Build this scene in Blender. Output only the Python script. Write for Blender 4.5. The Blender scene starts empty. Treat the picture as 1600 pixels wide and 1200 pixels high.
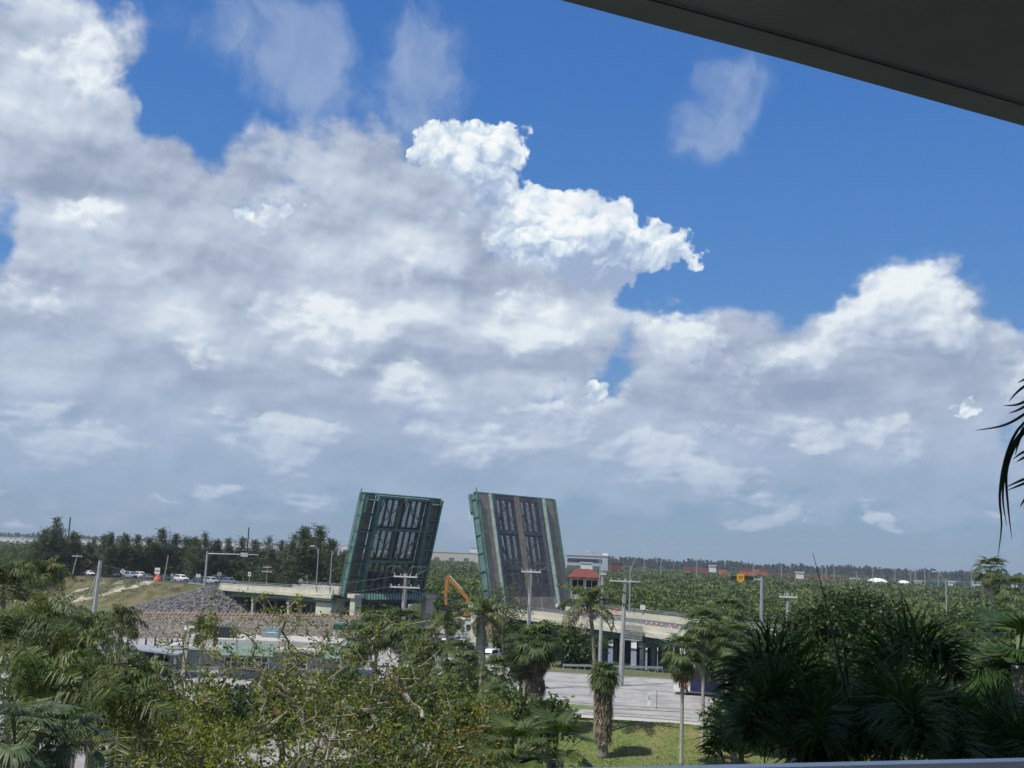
import bpy, bmesh, math, random
import numpy as np
from mathutils import Vector, Matrix, Quaternion
R_ = math.radians
scene = bpy.context.scene
COL = scene.collection
RND = random.Random(7)

# ------------------------------------------------------------------ camera
F_PX = 1750.0
PITCH = math.atan(268.0 * math.cos(R_(2.3)) / F_PX)
ROLL = R_(2.3)
EYE = Vector((0, 0, 16.0))
_F = Vector((0, math.cos(PITCH), math.sin(PITCH)))
_X = Vector((1, 0, 0))
_U0 = Vector((0, -math.sin(PITCH), math.cos(PITCH)))
CR = _X * math.cos(ROLL) + _U0 * math.sin(ROLL)
CU = _U0 * math.cos(ROLL) - _X * math.sin(ROLL)
cam_data = bpy.data.cameras.new("camera")
cam = bpy.data.objects.new("camera", cam_data)
COL.objects.link(cam)
mw = Matrix((CR, CU, -_F)).transposed().to_4x4()
mw.translation = EYE
cam.matrix_world = mw
cam_data.sensor_fit = 'HORIZONTAL'
cam_data.sensor_width = 36.0
cam_data.lens = 36.0 * F_PX / 1600.0
cam_data.clip_start = 0.1
cam_data.clip_end = 20000.0
scene.camera = cam

def ray(px, py):
    return _F + CR * ((px - 800.0) / F_PX) + CU * ((600.0 - py) / F_PX)
def at(px, py, D):                       # the point seen at (px, py) at forward distance D
    r = ray(px, py); return EYE + r * (D / r.y)
def gnd(px, py, z=0.0):                  # the point seen at (px, py) on the level z
    r = ray(px, py); return EYE + r * ((z - EYE.z) / r.z)
def sky_q(px, py):                       # direction in the sky, azimuth / elevation in units of 1/17.5 rad
    r = ray(px, py).normalized()
    return (math.atan2(r.x, r.y) * 17.5, math.asin(r.z) * 17.5)

# ------------------------------------------------------------------ light
SUN_DIR = Vector((-0.62, -0.48, 1.35)).normalized()     # towards the sun
sun_data = bpy.data.lights.new("sun", 'SUN')
sun_data.energy = 4.4
sun_data.angle = R_(0.53)
sun_data.color = (1.0, 0.95, 0.86)
sun = bpy.data.objects.new("sun", sun_data)
COL.objects.link(sun)
sun.rotation_euler = SUN_DIR.to_track_quat('Z', 'Y').to_euler()
sun.location = (0, 0, 60)

scene.view_settings.view_transform = 'Standard'
scene.view_settings.look = 'None'
scene.view_settings.exposure = 0.0
scene.view_settings.gamma = 1.0

def lin(r, g, b):
    f = lambda c: (c / 255.0) / 12.92 if c / 255.0 <= 0.04045 else ((c / 255.0 + 0.055) / 1.055) ** 2.4
    return (f(r), f(g), f(b), 1.0)

# ------------------------------------------------------------------ tiny node language
class NT:
    def __init__(s, tree): s.t = tree; s.n = tree.nodes; s.l = tree.links
    def node(s, kind, **kw):
        n = s.n.new(kind)
        for k, v in kw.items(): setattr(n, k, v)
        return n
    def put(s, sock, v):
        if v is None: return
        if isinstance(v, bpy.types.NodeSocket): s.l.new(v, sock)
        else: sock.default_value = v
    def m(s, op, a, b=None, c=None, clamp=False):
        n = s.n.new('ShaderNodeMath'); n.operation = op; n.use_clamp = clamp
        s.put(n.inputs[0], a); s.put(n.inputs[1], b); s.put(n.inputs[2], c)
        return n.outputs[0]
    def v(s, op, a, b=None, out=0):
        n = s.n.new('ShaderNodeVectorMath'); n.operation = op
        s.put(n.inputs[0], a); s.put(n.inputs[1], b)
        return n.outputs[out]
    def smooth(s, x, lo, hi, a=0.0, b=1.0, kind='SMOOTHSTEP'):
        n = s.n.new('ShaderNodeMapRange'); n.interpolation_type = kind
        s.put(n.inputs[0], x); n.inputs[1].default_value = lo; n.inputs[2].default_value = hi
        n.inputs[3].default_value = a; n.inputs[4].default_value = b
        return n.outputs[0]
    def mix(s, f, a, b):
        n = s.n.new('ShaderNodeMix'); n.data_type = 'RGBA'
        s.put(n.inputs[0], f); s.put(n.inputs[6], a); s.put(n.inputs[7], b)
        return n.outputs[2]
    def noise(s, vec, scale, detail=4, rough=0.55, dims='3D', col=False, dist=0.0):
        n = s.n.new('ShaderNodeTexNoise'); n.noise_dimensions = dims
        s.put(n.inputs['Vector'], vec); n.inputs['Scale'].default_value = scale
        n.inputs['Detail'].default_value = detail; n.inputs['Roughness'].default_value = rough
        n.inputs['Distortion'].default_value = dist
        return n.outputs[1 if col else 0]
    def ramp(s, f, stops):
        n = s.n.new('ShaderNodeValToRGB'); s.put(n.inputs[0], f)
        e = n.color_ramp.elements
        while len(e) < len(stops): e.new(0.5)
        for k, (p, c) in enumerate(stops): e[k].position = p; e[k].color = c
        return n.outputs[0]

# ------------------------------------------------------------------ sky with clouds
world = bpy.data.worlds.new("World")
scene.world = world
world.use_nodes = True
W = NT(world.node_tree)
W.n.clear()
tc = W.node('ShaderNodeTexCoord')
sep = W.node('ShaderNodeSeparateXYZ'); W.l.new(tc.outputs['Generated'], sep.inputs[0])
az = W.m('MULTIPLY', W.m('ARCTAN2', sep.outputs[0], sep.outputs[1]), 17.5)
el = W.m('MULTIPLY', W.m('ARCSINE', sep.outputs[2]), 17.5)
cmb = W.node('ShaderNodeCombineXYZ'); W.put(cmb.inputs[0], az); W.put(cmb.inputs[1], el)
Q = cmb.outputs[0]

def warp(q, scale, amp, detail, seed):
    nz = W.noise(W.v('ADD', q, (seed, seed * 1.7, 0)), scale, detail, 0.55, '2D', True)
    d = W.v('SUBTRACT', nz, (0.5, 0.5, 0.5))
    return W.v('ADD', q, W.v('MULTIPLY', d, (amp, amp, 0.0)))

def blobs(q, lst):
    """sum of soft ellipses; each (px, py, rx, ry, weight) with radii in hundreds of pixels of sky"""
    tot = None
    for (px, py, rx, ry, w) in lst:
        c = sky_q(px, py)
        n = W.node('ShaderNodeVectorMath', operation='MULTIPLY_ADD')
        W.put(n.inputs[0], q); n.inputs[1].default_value = (1 / rx, 1 / ry, 0); n.inputs[2].default_value = (-c[0] / rx, -c[1] / ry, 0)
        d = n.outputs[0]
        g = W.m('SUBTRACT', 1.0, W.v('DOT_PRODUCT', d, d, 1), clamp=True)
        g = W.m('MULTIPLY', g, g)
        tot = W.m('MULTIPLY', g, w) if tot is None else W.m('MULTIPLY_ADD', g, w, tot)
    return tot
sky = W.node('ShaderNodeTexSky', sky_type='NISHITA', sun_disc=False)
sky.sun_elevation = math.asin(SUN_DIR.z)
sky.sun_rotation = math.atan2(SUN_DIR.x, SUN_DIR.y)
sky.air_density = 1.0; sky.dust_density = 1.0; sky.ozone_density = 2.0
nish = W.v('MULTIPLY', sky.outputs[0], (0.1, 0.1, 0.1))
hz = W.m('DIVIDE', el, 17.5 * 1.0, clamp=True)
grad = W.ramp(hz, [(0.0, lin(137, 166, 190)), (0.06, lin(126, 160, 194)), (0.13, lin(112, 154, 202)), (0.24, lin(84, 138, 203)),
                   (0.40, lin(66, 122, 196)), (0.58, lin(56, 108, 182)), (1.0, lin(44, 90, 165))])
base = W.mix(0.12, grad, nish)

# cloud texture gets flatter and finer towards the horizon
elp = W.m('ADD', W.m('MULTIPLY', el, 0.72), W.m('MULTIPLY', W.m('LOGARITHM', W.m('ADD', W.m('MAXIMUM', el, 0.0), 1.2), math.e), 4.0))
cq = W.node('ShaderNodeCombineXYZ'); W.put(cq.inputs[0], az); W.put(cq.inputs[1], elp)
QT = cq.outputs[0]
tx = W.noise(W.v('ADD', QT, (5.0, 3.0, 0)), 1.45, 8, 0.55, '2D')          # main texture, used in several places
txu = W.noise(W.v('ADD', QT, (4.93, 3.13, 0)), 1.45, 6, 0.53, '2D')
Qw = warp(Q, 0.35, 1.5, 3, 3.0)
Qw = warp(Qw, 1.5, 0.34, 5, 9.0)
Qr = warp(Q, 0.8, 0.35, 2, 41.0)

# soft grey stratocumulus: where it lies
S = blobs(Qw, [
    (40, 90, 2.3, 1.9, 1.25), (100, 260, 2.4, 2.0, 1.3), (250, 300, 2.3, 1.2, .8), (170, 400, 2.6, 1.8, 1.0),
    (480, 220, 1.0, .8, .2),
    (520, 290, 2.3, 1.7, .85), (600, 400, 3.1, 1.7, .9), (380, 470, 4.4, 1.9, .9), (120, 540, 3.8, 2.0, .8),
    (700, 540, 4.0, 1.6, .8), (870, 470, 1.6, 1.5, .7), (840, 545, 2.0, 1.0, .45), (890, 480, 1.0, 1.0, .6), (920, 430, .7, .5, .3), (1100, 450, 1.0, .26, -.35), (935, 590, .45, .22, -.35), (1000, 560, .6, .8, .22),
    (1110, 570, 1.7, 1.4, .85), (1300, 610, 3.6, 1.5, .85), (1430, 560, 1.9, 1.6, 1.0), (1240, 540, 1.3, .9, .35), (1430, 480, 1.2, .9, .7),
    (1590, 590, .9, .6, .5), 
    (150, 700, 5.0, 2.0, .8), (650, 700, 6.0, 1.6, .75), (1150, 700, 6.0, 1.4, .8), (1560, 740, 4.0, 1.4, .6),
    (60, 480, 1.2, 1.4, .2), (230, 120, .9, 1.0, -.5), (20, 300, .55, 1.5, -.55), (8, 420, .5, .9, -.9), (280, 185, .9, .6, -.25), (430, 290, .45, .35, -.5), (650, 175, .5, .8, -.0), (965, 560, .4, .7, -.25), (1560, 640, .5, .55, -.5)])
n1 = W.noise(W.v('MULTIPLY', Qr, (0.85, 1.0, 1)), 0.62, 8, 0.53, '2D')
n1b = W.noise(W.v('ADD', Qw, (31.0, 12.0, 0)), 2.6, 7, 0.62, '2D')
fb = W.m('ADD', W.m('MULTIPLY', W.m('SUBTRACT', n1, 0.5), 1.5), W.m('MULTIPLY', W.m('SUBTRACT', tx, 0.5), 1.1))
Sd = W.m('ADD', S, W.m('MULTIPLY', fb, W.smooth(S, 0.0, 0.22)))
aS = W.smooth(Sd, 0.10, 0.68)
aS = W.m('MULTIPLY', aS, W.smooth(el, 0.3, 2.6, 0.55, 1.0))
# its light and shade: low flat bases dark, tops and thin parts bright
B = blobs(Qw, [
    (60, 60, 1.8, 1.2, .40), (150, 110, 1.0, .8, .2), (450, 60, 1.6, 1.4, -.42), (670, 110, .9, 1.4, -.5), (1110, 180, 1.2, 1.3, -.45), (560, 230, 1.6, .8, -.2), (150, 345, 1.1, .45, .75), (60, 345, .9, .5, .3), (170, 395, .7, .4, .25), (620, 375, 1.1, .5, .5), (300, 520, 1.5, .5, .4), (520, 470, 1.4, .8, .4), (800, 505, 1.6, .55, .75),
    (640, 480, 1.0, .4, .25), (625, 595, .75, .6, .7), (480, 670, .9, .4, .3), (710, 695, 1.5, .38, .6), (1060, 715, 1.5, .42, .45), (900, 690, .9, .3, .3), (1430, 470, 1.0, .7, .75), (1330, 530, .9, .5, .3), (1050, 520, .8, .7, .5), (1010, 560, .5, .6, .3),
    (140, 690, .8, .4, .35), (130, 500, 1.1, .5, .25), (40, 600, .9, .4, .3), (360, 740, .9, .16, .4), (500, 785, .8, .16, .3), (1370, 790, .5, .16, .35), (1300, 800, .7, .12, .15), (1180, 790, 1.1, .15, .2), (1270, 660, 1.0, .3, .2),
    (130, 265, 2.0, .8, -.6), (290, 245, 1.2, .8, -.35), (430, 430, 1.4, .5, -.2), (660, 430, 1.8, .35, -.55), (560, 340, .8, .5, -.1), (740, 380, .5, .4, -.45),
    (880, 565, 1.6, .35, -.6), (640, 555, 2.6, .3, -.4), (240, 580, 2.2, .5, -.3), (1240, 605, 2.3, .45, -.6), (1470, 575, 1.4, .45, -.6), (980, 640, 1.2, .3, -.35), (930, 440, .9, .45, -.35), (420, 590, 1.5, .4, -.2),
    (330, 690, 1.4, .5, -.35), (700, 745, 2.8, .3, -.45), (1300, 730, 3.0, .45, -.35), (800, 610, 1.6, .5, .25), (640, 480, 3.0, .6, .2), (60, 740, 2.0, .4, -.25), (870, 640, 1.0, .3, -.1), (1100, 660, 1.1, .3, -.35)])
# shading from the cloud's own relief, lit from above
Qr = W.v('MULTIPLY', Qr, (0.8, 1.15, 1.0))
Qu = W.v('ADD', Qr, (-0.10, 0.30, 0.0))
rel_a = W.noise(W.v('ADD', Qr, (31.0, 12.0, 0)), 0.70, 5, 0.5, '2D')
rel_b = W.noise(W.v('ADD', Qu, (31.0, 12.0, 0)), 0.70, 5, 0.5, '2D')
rel = W.m('SUBTRACT', rel_a, rel_b)
sh = W.m('ADD', W.m('MULTIPLY', B, 0.60), W.m('MULTIPLY', rel, 1.25))
sh = W.m('ADD', sh, W.m('MULTIPLY', W.m('SUBTRACT', n1, 0.5), -0.4))
sh = W.m('ADD', sh, W.m('ADD', W.m('MULTIPLY', W.m('SUBTRACT', tx, txu), 0.42), W.m('MULTIPLY', W.m('SUBTRACT', tx, 0.5), 0.28)))
sh = W.m('ADD', sh, 0.46)
contrast = W.smooth(el, 0.5, 4.0, 0.60, 1.12)
sh = W.m('ADD', W.m('MULTIPLY', W.m('SUBTRACT', sh, 0.36), contrast), 0.36)
cS = W.ramp(sh, [(0.0, lin(148, 163, 188)), (0.25, lin(166, 179, 201)), (0.5, lin(186, 198, 217)), (0.75, lin(206, 217, 231)), (1.0, lin(226, 236, 242))])
lowblue = W.smooth(el, 0.0, 4.6, 1.0, 0.0)
cS = W.mix(W.m('MULTIPLY', lowblue, 0.50), cS, lin(146, 170, 200))

# crisp white cumulus standing behind it
Qc = warp(Q, 0.9, 0.55, 3, 17.0)
Qc = warp(Qc, 3.0, 0.22, 3, 23.0)
crisp = [
    (735, 245, 1.35, .75, 1.25), (780, 215, .8, .5, .6), (690, 235, .8, .6, .5), (730, 300, 1.2, .6, .6),
    (800, 340, 1.3, .8, .9), (900, 350, 1.35, .9, 1.15), (960, 350, .75, .65, .5), (880, 420, 1.6, .9, 1.0), (1040, 385, .9, .55, .95), (950, 450, .9, .8, .6), (1095, 400, .5, .35, .2),
    (410, 330, .9, .45, .60), (455, 312, .5, .3, .35), (400, 370, .6, .4, .3), (905, 612, 1.3, .26, .8),
    (1515, 645, .40, .32, .62), (1030, 450, .5, .5, -.6), (1000, 500, .5, .6, -.4)]
C = blobs(Qc, crisp)
def puffs(q, sc):
    vn = W.node('ShaderNodeTexVoronoi', feature='F1', voronoi_dimensions='2D', normalize=True)
    W.put(vn.inputs['Vector'], q); vn.inputs['Scale'].default_value = sc
    vn.inputs['Detail'].default_value = 3.6; vn.inputs['Roughness'].default_value = 0.47
    vn.inputs['Lacunarity'].default_value = 2.2
    return W.m('SUBTRACT', 0.5, vn.outputs['Distance'])
p0 = puffs(Qc, 2.3)
p1 = puffs(W.v('ADD', Qc, (-0.035, 0.075, 0)), 2.3)
p2 = puffs(W.v('ADD', Qc, (-0.12, 0.22, 0)), 2.3)
C1 = blobs(W.v('ADD', Qc, (-0.15, 0.42, 0)), crisp[:12])
tf_ = W.noise(W.v('ADD', Q, (7.0, 1.0, 0)), 3.4, 7, 0.6, '2D')
Cd = W.m('ADD', C, W.m('ADD', W.m('MULTIPLY', p0, 1.15), W.m('MULTIPLY', W.m('SUBTRACT', tf_, 0.5), 1.5)))
Cd = W.m('MULTIPLY', Cd, W.smooth(C, 0.05, 0.35))
aC = W.smooth(Cd, 0.50, 0.80)
aC = W.m('MULTIPLY', aC, W.smooth(W.noise(Qc, 1.2, 4, .5, '2D'), 0.25, 0.45, .8, 1.0))
slope = W.m('SUBTRACT', C, C1)                      # high where the cloud thins upwards = lit top
lc = W.m('ADD', W.m('MULTIPLY', W.m('SUBTRACT', p0, p1), 1.5), W.m('MULTIPLY', W.m('SUBTRACT', p0, p2), 0.95))
lc = W.m('ADD', lc, W.m('MULTIPLY', slope, 0.26))
lc = W.m('ADD', lc, W.m('MULTIPLY', blobs(Qc, [(760, 230, 1.3, .6, .3), (900, 335, 1.8, .7, .55), (840, 420, .9, .6, .25), (1040, 380, .7, .3, .2), (960, 440, 1.2, .6, -.6), (720, 300, 1.2, .5, -.7), (900, 430, 1.6, .5, -.8), (1045, 435, .8, .3, -.5), (890, 650, 2.0, .5, -.3), (625, 600, .8, .6, -.1), (1060, 420, .6, .3, -.2)]), 0.5))
lc = W.m('ADD', lc, 0.47)
cC = W.ramp(lc, [(0.0, lin(160, 178, 208)), (0.35, lin(188, 204, 226)), (0.6, lin(216, 229, 240)), (0.82, lin(238, 247, 250)), (1.0, lin(252, 254, 254))])
over = blobs(Qw, [(640, 330, 1.9, 1.5, 1.4), (700, 420, 1.6, .8, 1.2), (850, 545, 2.4, 1.15, 1.6), (760, 470, 1.3, .8, .9), (560, 640, 1.0, .6, .4), (500, 330, .8, .7, .5), (430, 345, 1.2, .7, .42), (430, 395, 1.1, .6, 1.5), (1515, 648, .7, .5, .4), (480, 340, .5, .6, .5), (930, 500, 1.3, .9, 1.5), (860, 440, .8, .4, .5), (905, 650, 1.6, .5, 1.3), (1515, 665, .6, .3, .6), (860, 690, 2.4, .5, 1.0)])
over = W.m('ADD', over, W.m('MULTIPLY', W.m('SUBTRACT', tx, 0.5), 2.2))
overa = W.smooth(over, 0.15, 0.75)
aS2 = W.m('MULTIPLY', aS, W.m('SUBTRACT', 1.0, W.m('MULTIPLY', aC, W.m('SUBTRACT', 1.0, overa))))
# mid-sized cumulus heads rising out of the grey layer
heads = [(1430, 500, 1.35, .95, 1.35), (1500, 540, .8, .7, .5), (1330, 540, 1.0, .7, .75), (1230, 560, 1.1, .6, .6), (1075, 545, 1.0, .9, 1.0), (1130, 520, .8, .6, .4), (1140, 600, 1.6, .7, .5),
    (615, 600, .75, .65, 1.0), (640, 650, .9, .7, .7), (710, 705, 1.6, .55, .9), (870, 690, 1.2, .4, .6), (900, 640, 1.5, .55, .8), (1060, 725, 1.8, .5, .9), (480, 675, 1.0, .5, .7), (350, 640, .9, .5, .55), (140, 695, 1.1, .5, .7), (40, 650, 1.2, .6, .6),
    (150, 350, 1.5, .6, .7), (60, 80, 1.6, 1.3, .6), (150, 60, .8, 1.0, .5), (520, 490, 1.6, .9, .8), (830, 500, 1.6, .8, .8), (300, 545, 1.2, .6, .5), (360, 745, .9, .22, .65), (500, 785, .9, .2, .5), (1370, 792, .5, .2, .7), (1190, 790, 1.2, .2, .5), (1270, 670, 1.1, .4, .5), (1400, 690, .9, .4, .4), (1590, 590, .9, .5, .5), (60, 490, 1.0, .7, .5), (640, 400, 1.5, .7, .3)]
hr = random.Random(5)
for _ in range(30):
    y_ = hr.uniform(640, 815); f_ = (850 - y_) / 200
    heads.append((hr.uniform(-20, 1600), y_, (.35 + .55 * hr.random()) * (.6 + .5 * f_), (.10 + .22 * hr.random()) * (.35 + f_), hr.uniform(.35, .7)))
Qm = warp(Qw, 2.0, 0.25, 4, 57.0)
M = blobs(Qm, heads)
m0 = puffs(Qm, 1.25)
m1 = puffs(W.v('ADD', Qm, (-0.06, 0.14, 0)), 1.25)
M1 = blobs(W.v('ADD', Qm, (-0.1, 0.35, 0)), heads[:19])
Md = W.m('ADD', M, W.m('ADD', W.m('MULTIPLY', W.m('SUBTRACT', m0, 0.1), 0.9), W.m('MULTIPLY', W.m('SUBTRACT', tx, 0.5), 2.0)))
Md = W.m('MULTIPLY', Md, W.smooth(M, 0.05, 0.3))
aM = W.smooth(Md, 0.30, 0.85)
lm = W.m('ADD', W.m('MULTIPLY', W.m('SUBTRACT', m0, m1), 1.1), W.m('MULTIPLY', W.m('SUBTRACT', M, M1), 0.55))
lm = W.m('ADD', W.m('MULTIPLY', lm, contrast), W.m('MULTIPLY', B, 0.25))
lm = W.m('ADD', lm, W.m('MULTIPLY', W.m('SUBTRACT', tx, txu), 1.3))
lm = W.m('ADD', lm, 0.50)
cM = W.ramp(lm, [(0.0, lin(150, 164, 192)), (0.3, lin(170, 184, 208)), (0.55, lin(197, 208, 226)), (0.8, lin(220, 230, 240)), (1.0, lin(240, 247, 250))])
cM = W.mix(W.m('MULTIPLY', lowblue, 0.42), cM, lin(158, 180, 208))
aM = W.m('MULTIPLY', aM, W.smooth(el, 0.6, 5.0, 0.55, 0.82))
aM = W.m('MULTIPLY', aM, W.m('SUBTRACT', 1.0, W.m('MULTIPLY', aC, 0.8)))

# thin veils high up
Qv = warp(Q, 0.8, 0.9, 4, 71.0)
Wv = blobs(Qv, [(430, 40, 1.9, 1.5, .9), (500, 130, 1.3, 1.6, .7), (670, 110, 1.1, 1.6, .95), (600, 200, 1.2, .8, .4), (1130, 160, 1.0, 1.3, .75), (1080, 220, .8, .8, .6), (960, 80, 1.2, .8, .2), (890, 190, .7, .9, .22), (240, 40, .8, .7, .3)])
vt = W.noise(W.v('MULTIPLY', Qv, (1.2, 0.95, 1)), 1.1, 8, 0.58, '2D')
aV = W.m('MULTIPLY', W.smooth(W.m('ADD', Wv, W.m('MULTIPLY', W.m('SUBTRACT', vt, 0.5), 1.6)), 0.10, 1.15), W.smooth(Wv, 0.0, 0.5, 0.0, 0.50))
base = W.mix(aV, base, W.ramp(vt, [(0.3, lin(158, 176, 205)), (0.7, lin(184, 199, 220))]))
def bgd(c):
    n = W.node('ShaderNodeBackground'); W.put(n.inputs[0], c); n.inputs[1].default_value = 1.0
    return n.outputs[0]
def mixs(f, a, b):
    n = W.node('ShaderNodeMixShader'); W.put(n.inputs[0], f); W.l.new(a, n.inputs[1]); W.l.new(b, n.inputs[2])
    return n.outputs[0]
detailed = mixs(aM, mixs(aS2, mixs(W.m('MULTIPLY', aC, 0.97), bgd(base), bgd(cC)), bgd(cS)), bgd(cM))
# the rest of the sky: the same blue with broad broken cloud
gn = W.noise(Q, 0.22, 4, 0.6, '2D')
ga = W.smooth(gn, 0.42, 0.62)
general = bgd(W.mix(ga, base, W.mix(gn, lin(235, 240, 245), lin(150, 165, 190))))
side = W.m('GREATER_THAN', W.m('MAXIMUM', W.m('ABSOLUTE', az), W.m('MULTIPLY', el, 0.80)), 10.5)
above = mixs(side, detailed, general)
under = W.m('LESS_THAN', el, -0.05)
wo = W.node('ShaderNodeOutputWorld'); W.l.new(mixs(under, above, bgd(lin(120, 140, 150))), wo.inputs[0])
world.cycles.sampling_method = 'MANUAL'
world.cycles.sample_map_resolution = 512
scene.cycles.use_adaptive_sampling = True
scene.cycles.adaptive_threshold = 0.02
scene.cycles.adaptive_min_samples = 12
scene.cycles.max_bounces = 5
scene.cycles.diffuse_bounces = 2
scene.cycles.glossy_bounces = 2
scene.cycles.transmission_bounces = 2
scene.cycles.transparent_max_bounces = 8
scene.cycles.caustics_reflective = False
scene.cycles.caustics_refractive = False
scene.cycles.use_denoising = True
# ------------------------------------------------------------------ materials
MATS = {}
def principled(name, col, rough=0.7, metal=0.0, var=0.18, scale=3.0, detail=4, bump=0.0, bscale=20.0, col2=None, spec=0.4, contrast=(0.3, 0.7), coord='Object', stretch=None):
    if name in MATS: return MATS[name]
    m = bpy.data.materials.new(name); m.use_nodes = True
    T = NT(m.node_tree); b = T.n['Principled BSDF']
    c = T.node('ShaderNodeTexCoord')
    vec = c.outputs[coord]
    if stretch: vec = T.v('MULTIPLY', vec, stretch)
    nz = T.noise(vec, scale, detail, 0.6)
    if col2 is None: col2 = tuple(x * (1 - var) for x in col[:3]) + (1,); c1 = tuple(min(1, x * (1 + var)) for x in col[:3]) + (1,)
    else: c1 = tuple(col[:3]) + (1,)
    f = T.smooth(nz, contrast[0], contrast[1])
    T.put(b.inputs['Base Color'], T.mix(f, c1, tuple(col2[:3]) + (1,)))
    b.inputs['Roughness'].default_value = rough; b.inputs['Metallic'].default_value = metal
    b.inputs['Specular IOR Level'].default_value = spec
    if bump:
        bn = T.node('ShaderNodeBump'); bn.inputs['Strength'].default_value = bump
        T.put(bn.inputs['Height'], T.noise(vec, bscale, 4, 0.6)); T.put(b.inputs['Normal'], bn.outputs[0])
    MATS[name] = m; return m

def leafmat(name, a, b, c=None, scale=0.6, trans=0.25, rough=0.5, fine=7.0, spec=0.25):
    """foliage: colour varies in clumps and from leaf to leaf; some light comes through"""
    if name in MATS: return MATS[name]
    m = bpy.data.materials.new(name); m.use_nodes = True
    T = NT(m.node_tree); T.n.clear()
    g = T.node('ShaderNodeNewGeometry')
    n1 = T.noise(g.outputs['Position'], scale, 2, 0.5)
    n2 = T.noise(g.outputs['Position'], fine, 1, 0.5)
    f = T.m('ADD', T.m('MULTIPLY', T.m('SUBTRACT', n1, 0.5), 1.8), T.m('MULTIPLY', T.m('SUBTRACT', n2, 0.5), 1.6))
    f = T.m('ADD', f, 0.5, clamp=True)
    c = c or b
    colr = T.ramp(f, [(0.0, a + (1,)), (0.6, b + (1,)), (1.0, c + (1,))])
    p = T.node('ShaderNodeBsdfPrincipled'); T.put(p.inputs['Base Color'], colr)
    p.inputs['Roughness'].default_value = rough; p.inputs['Specular IOR Level'].default_value = spec
    t = T.node('ShaderNodeBsdfTranslucent')
    T.put(t.inputs[0], T.v('MULTIPLY', colr, (1.15, 1.25, 0.6)))
    x = T.node('ShaderNodeMixShader'); x.inputs[0].default_value = trans
    T.l.new(p.outputs[0], x.inputs[1]); T.l.new(t.outputs[0], x.inputs[2])
    o = T.node('ShaderNodeOutputMaterial'); T.l.new(x.outputs[0], o.inputs[0])
    MATS[name] = m; return m

# ------------------------------------------------------------------ mesh builder
class MB:
    def __init__(s, tf=None): s.V = []; s.Fc = []; s.M = []; s.tf = tf
    def av(s, p):
        s.V.append(tuple(s.tf(*p)) if s.tf else (p[0], p[1], p[2])); return len(s.V) - 1
    def face(s, pts, mi=0):
        s.Fc.append([s.av(p) for p in pts]); s.M.append(mi)
    def hull8(s, c, mi=0):                    # c: 8 corners, bottom ring then top ring
        i = [s.av(p) for p in c]
        for f in ((3, 2, 1, 0), (4, 5, 6, 7), (0, 1, 5, 4), (1, 2, 6, 5), (2, 3, 7, 6), (3, 0, 4, 7)):
            s.Fc.append([i[k] for k in f]); s.M.append(mi)
        return s
    def box(s, x0, x1, y0, y1, z0, z1, mi=0):
        return s.hull8([(x0, y0, z0), (x1, y0, z0), (x1, y1, z0), (x0, y1, z0), (x0, y0, z1), (x1, y0, z1), (x1, y1, z1), (x0, y1, z1)], mi)
    def beam(s, a, b, w, h=None, mi=0, up=(0, 0, 1)):
        a = Vector(a); b = Vector(b); h = h or w
        d = (b - a).normalized(); u = Vector(up)
        if abs(d.dot(u)) > 0.98: u = Vector((1, 0, 0))
        r = d.cross(u).normalized() * (w / 2); t = r.cross(d).normalized() * (h / 2)
        c = [a - r - t, a + r - t, b + r - t, b - r - t, a - r + t, a + r + t, b + r + t, b - r + t]
        return s.hull8([tuple(q) for q in c], mi)
    def tube(s, pts, rad, n=6, mi=0, cap=True):
        pts = [Vector(p) for p in pts]
        if not hasattr(rad, '__len__'): rad = [rad] * len(pts)
        rings = []; pr = None
        for k, p in enumerate(pts):
            d = (pts[min(k + 1, len(pts) - 1)] - pts[max(k - 1, 0)])
            d = d.normalized() if d.length > 1e-9 else Vector((0, 0, 1))
            if pr is None:
                r = d.cross(Vector((0, 0, 1)))
                if r.length < 0.05: r = d.cross(Vector((1, 0, 0)))
            else: r = pr - d * pr.dot(d)
            r.normalize(); pr = r; t = d.cross(r)
            rings.append([s.av(tuple(p + (r * math.cos(a) + t * math.sin(a)) * rad[k])) for a in [2 * math.pi * j / n for j in range(n)]])
        for k in range(len(rings) - 1):
            for j in range(n):
                s.Fc.append([rings[k][j], rings[k][(j + 1) % n], rings[k + 1][(j + 1) % n], rings[k + 1][j]]); s.M.append(mi)
        if cap:
            s.Fc.append(rings[0][::-1]); s.M.append(mi); s.Fc.append(rings[-1]); s.M.append(mi)
        return s
    def lathe(s, prof, n=12, c=(0, 0, 0), mi=0):
        return s.tube([(c[0], c[1], c[2] + z) for r, z in prof], [max(r, 1e-3) for r, z in prof], n, mi)
    def build(s, name, mats, parent=None, origin=None, smooth=False, fix=True):
        me = bpy.data.meshes.new(name)
        V = np.array(s.V, dtype=float).reshape(-1, 3)
        if origin is not None: V = V - np.array(origin)
        me.from_pydata(V.tolist(), [], s.Fc)
        mats = mats if isinstance(mats, (list, tuple)) else [mats]
        for m in mats: me.materials.append(m)
        me.polygons.foreach_set('material_index', s.M)
        if fix:
            bm = bmesh.new(); bm.from_mesh(me); bmesh.ops.recalc_face_normals(bm, faces=bm.faces); bm.to_mesh(me); bm.free()
        if smooth: me.polygons.foreach_set('use_smooth', [True] * len(me.polygons))
        me.update()
        o = bpy.data.objects.new(name, me); COL.objects.link(o)
        if parent is not None: o.parent = parent
        elif origin is not None: o.location = origin
        return o

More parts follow.
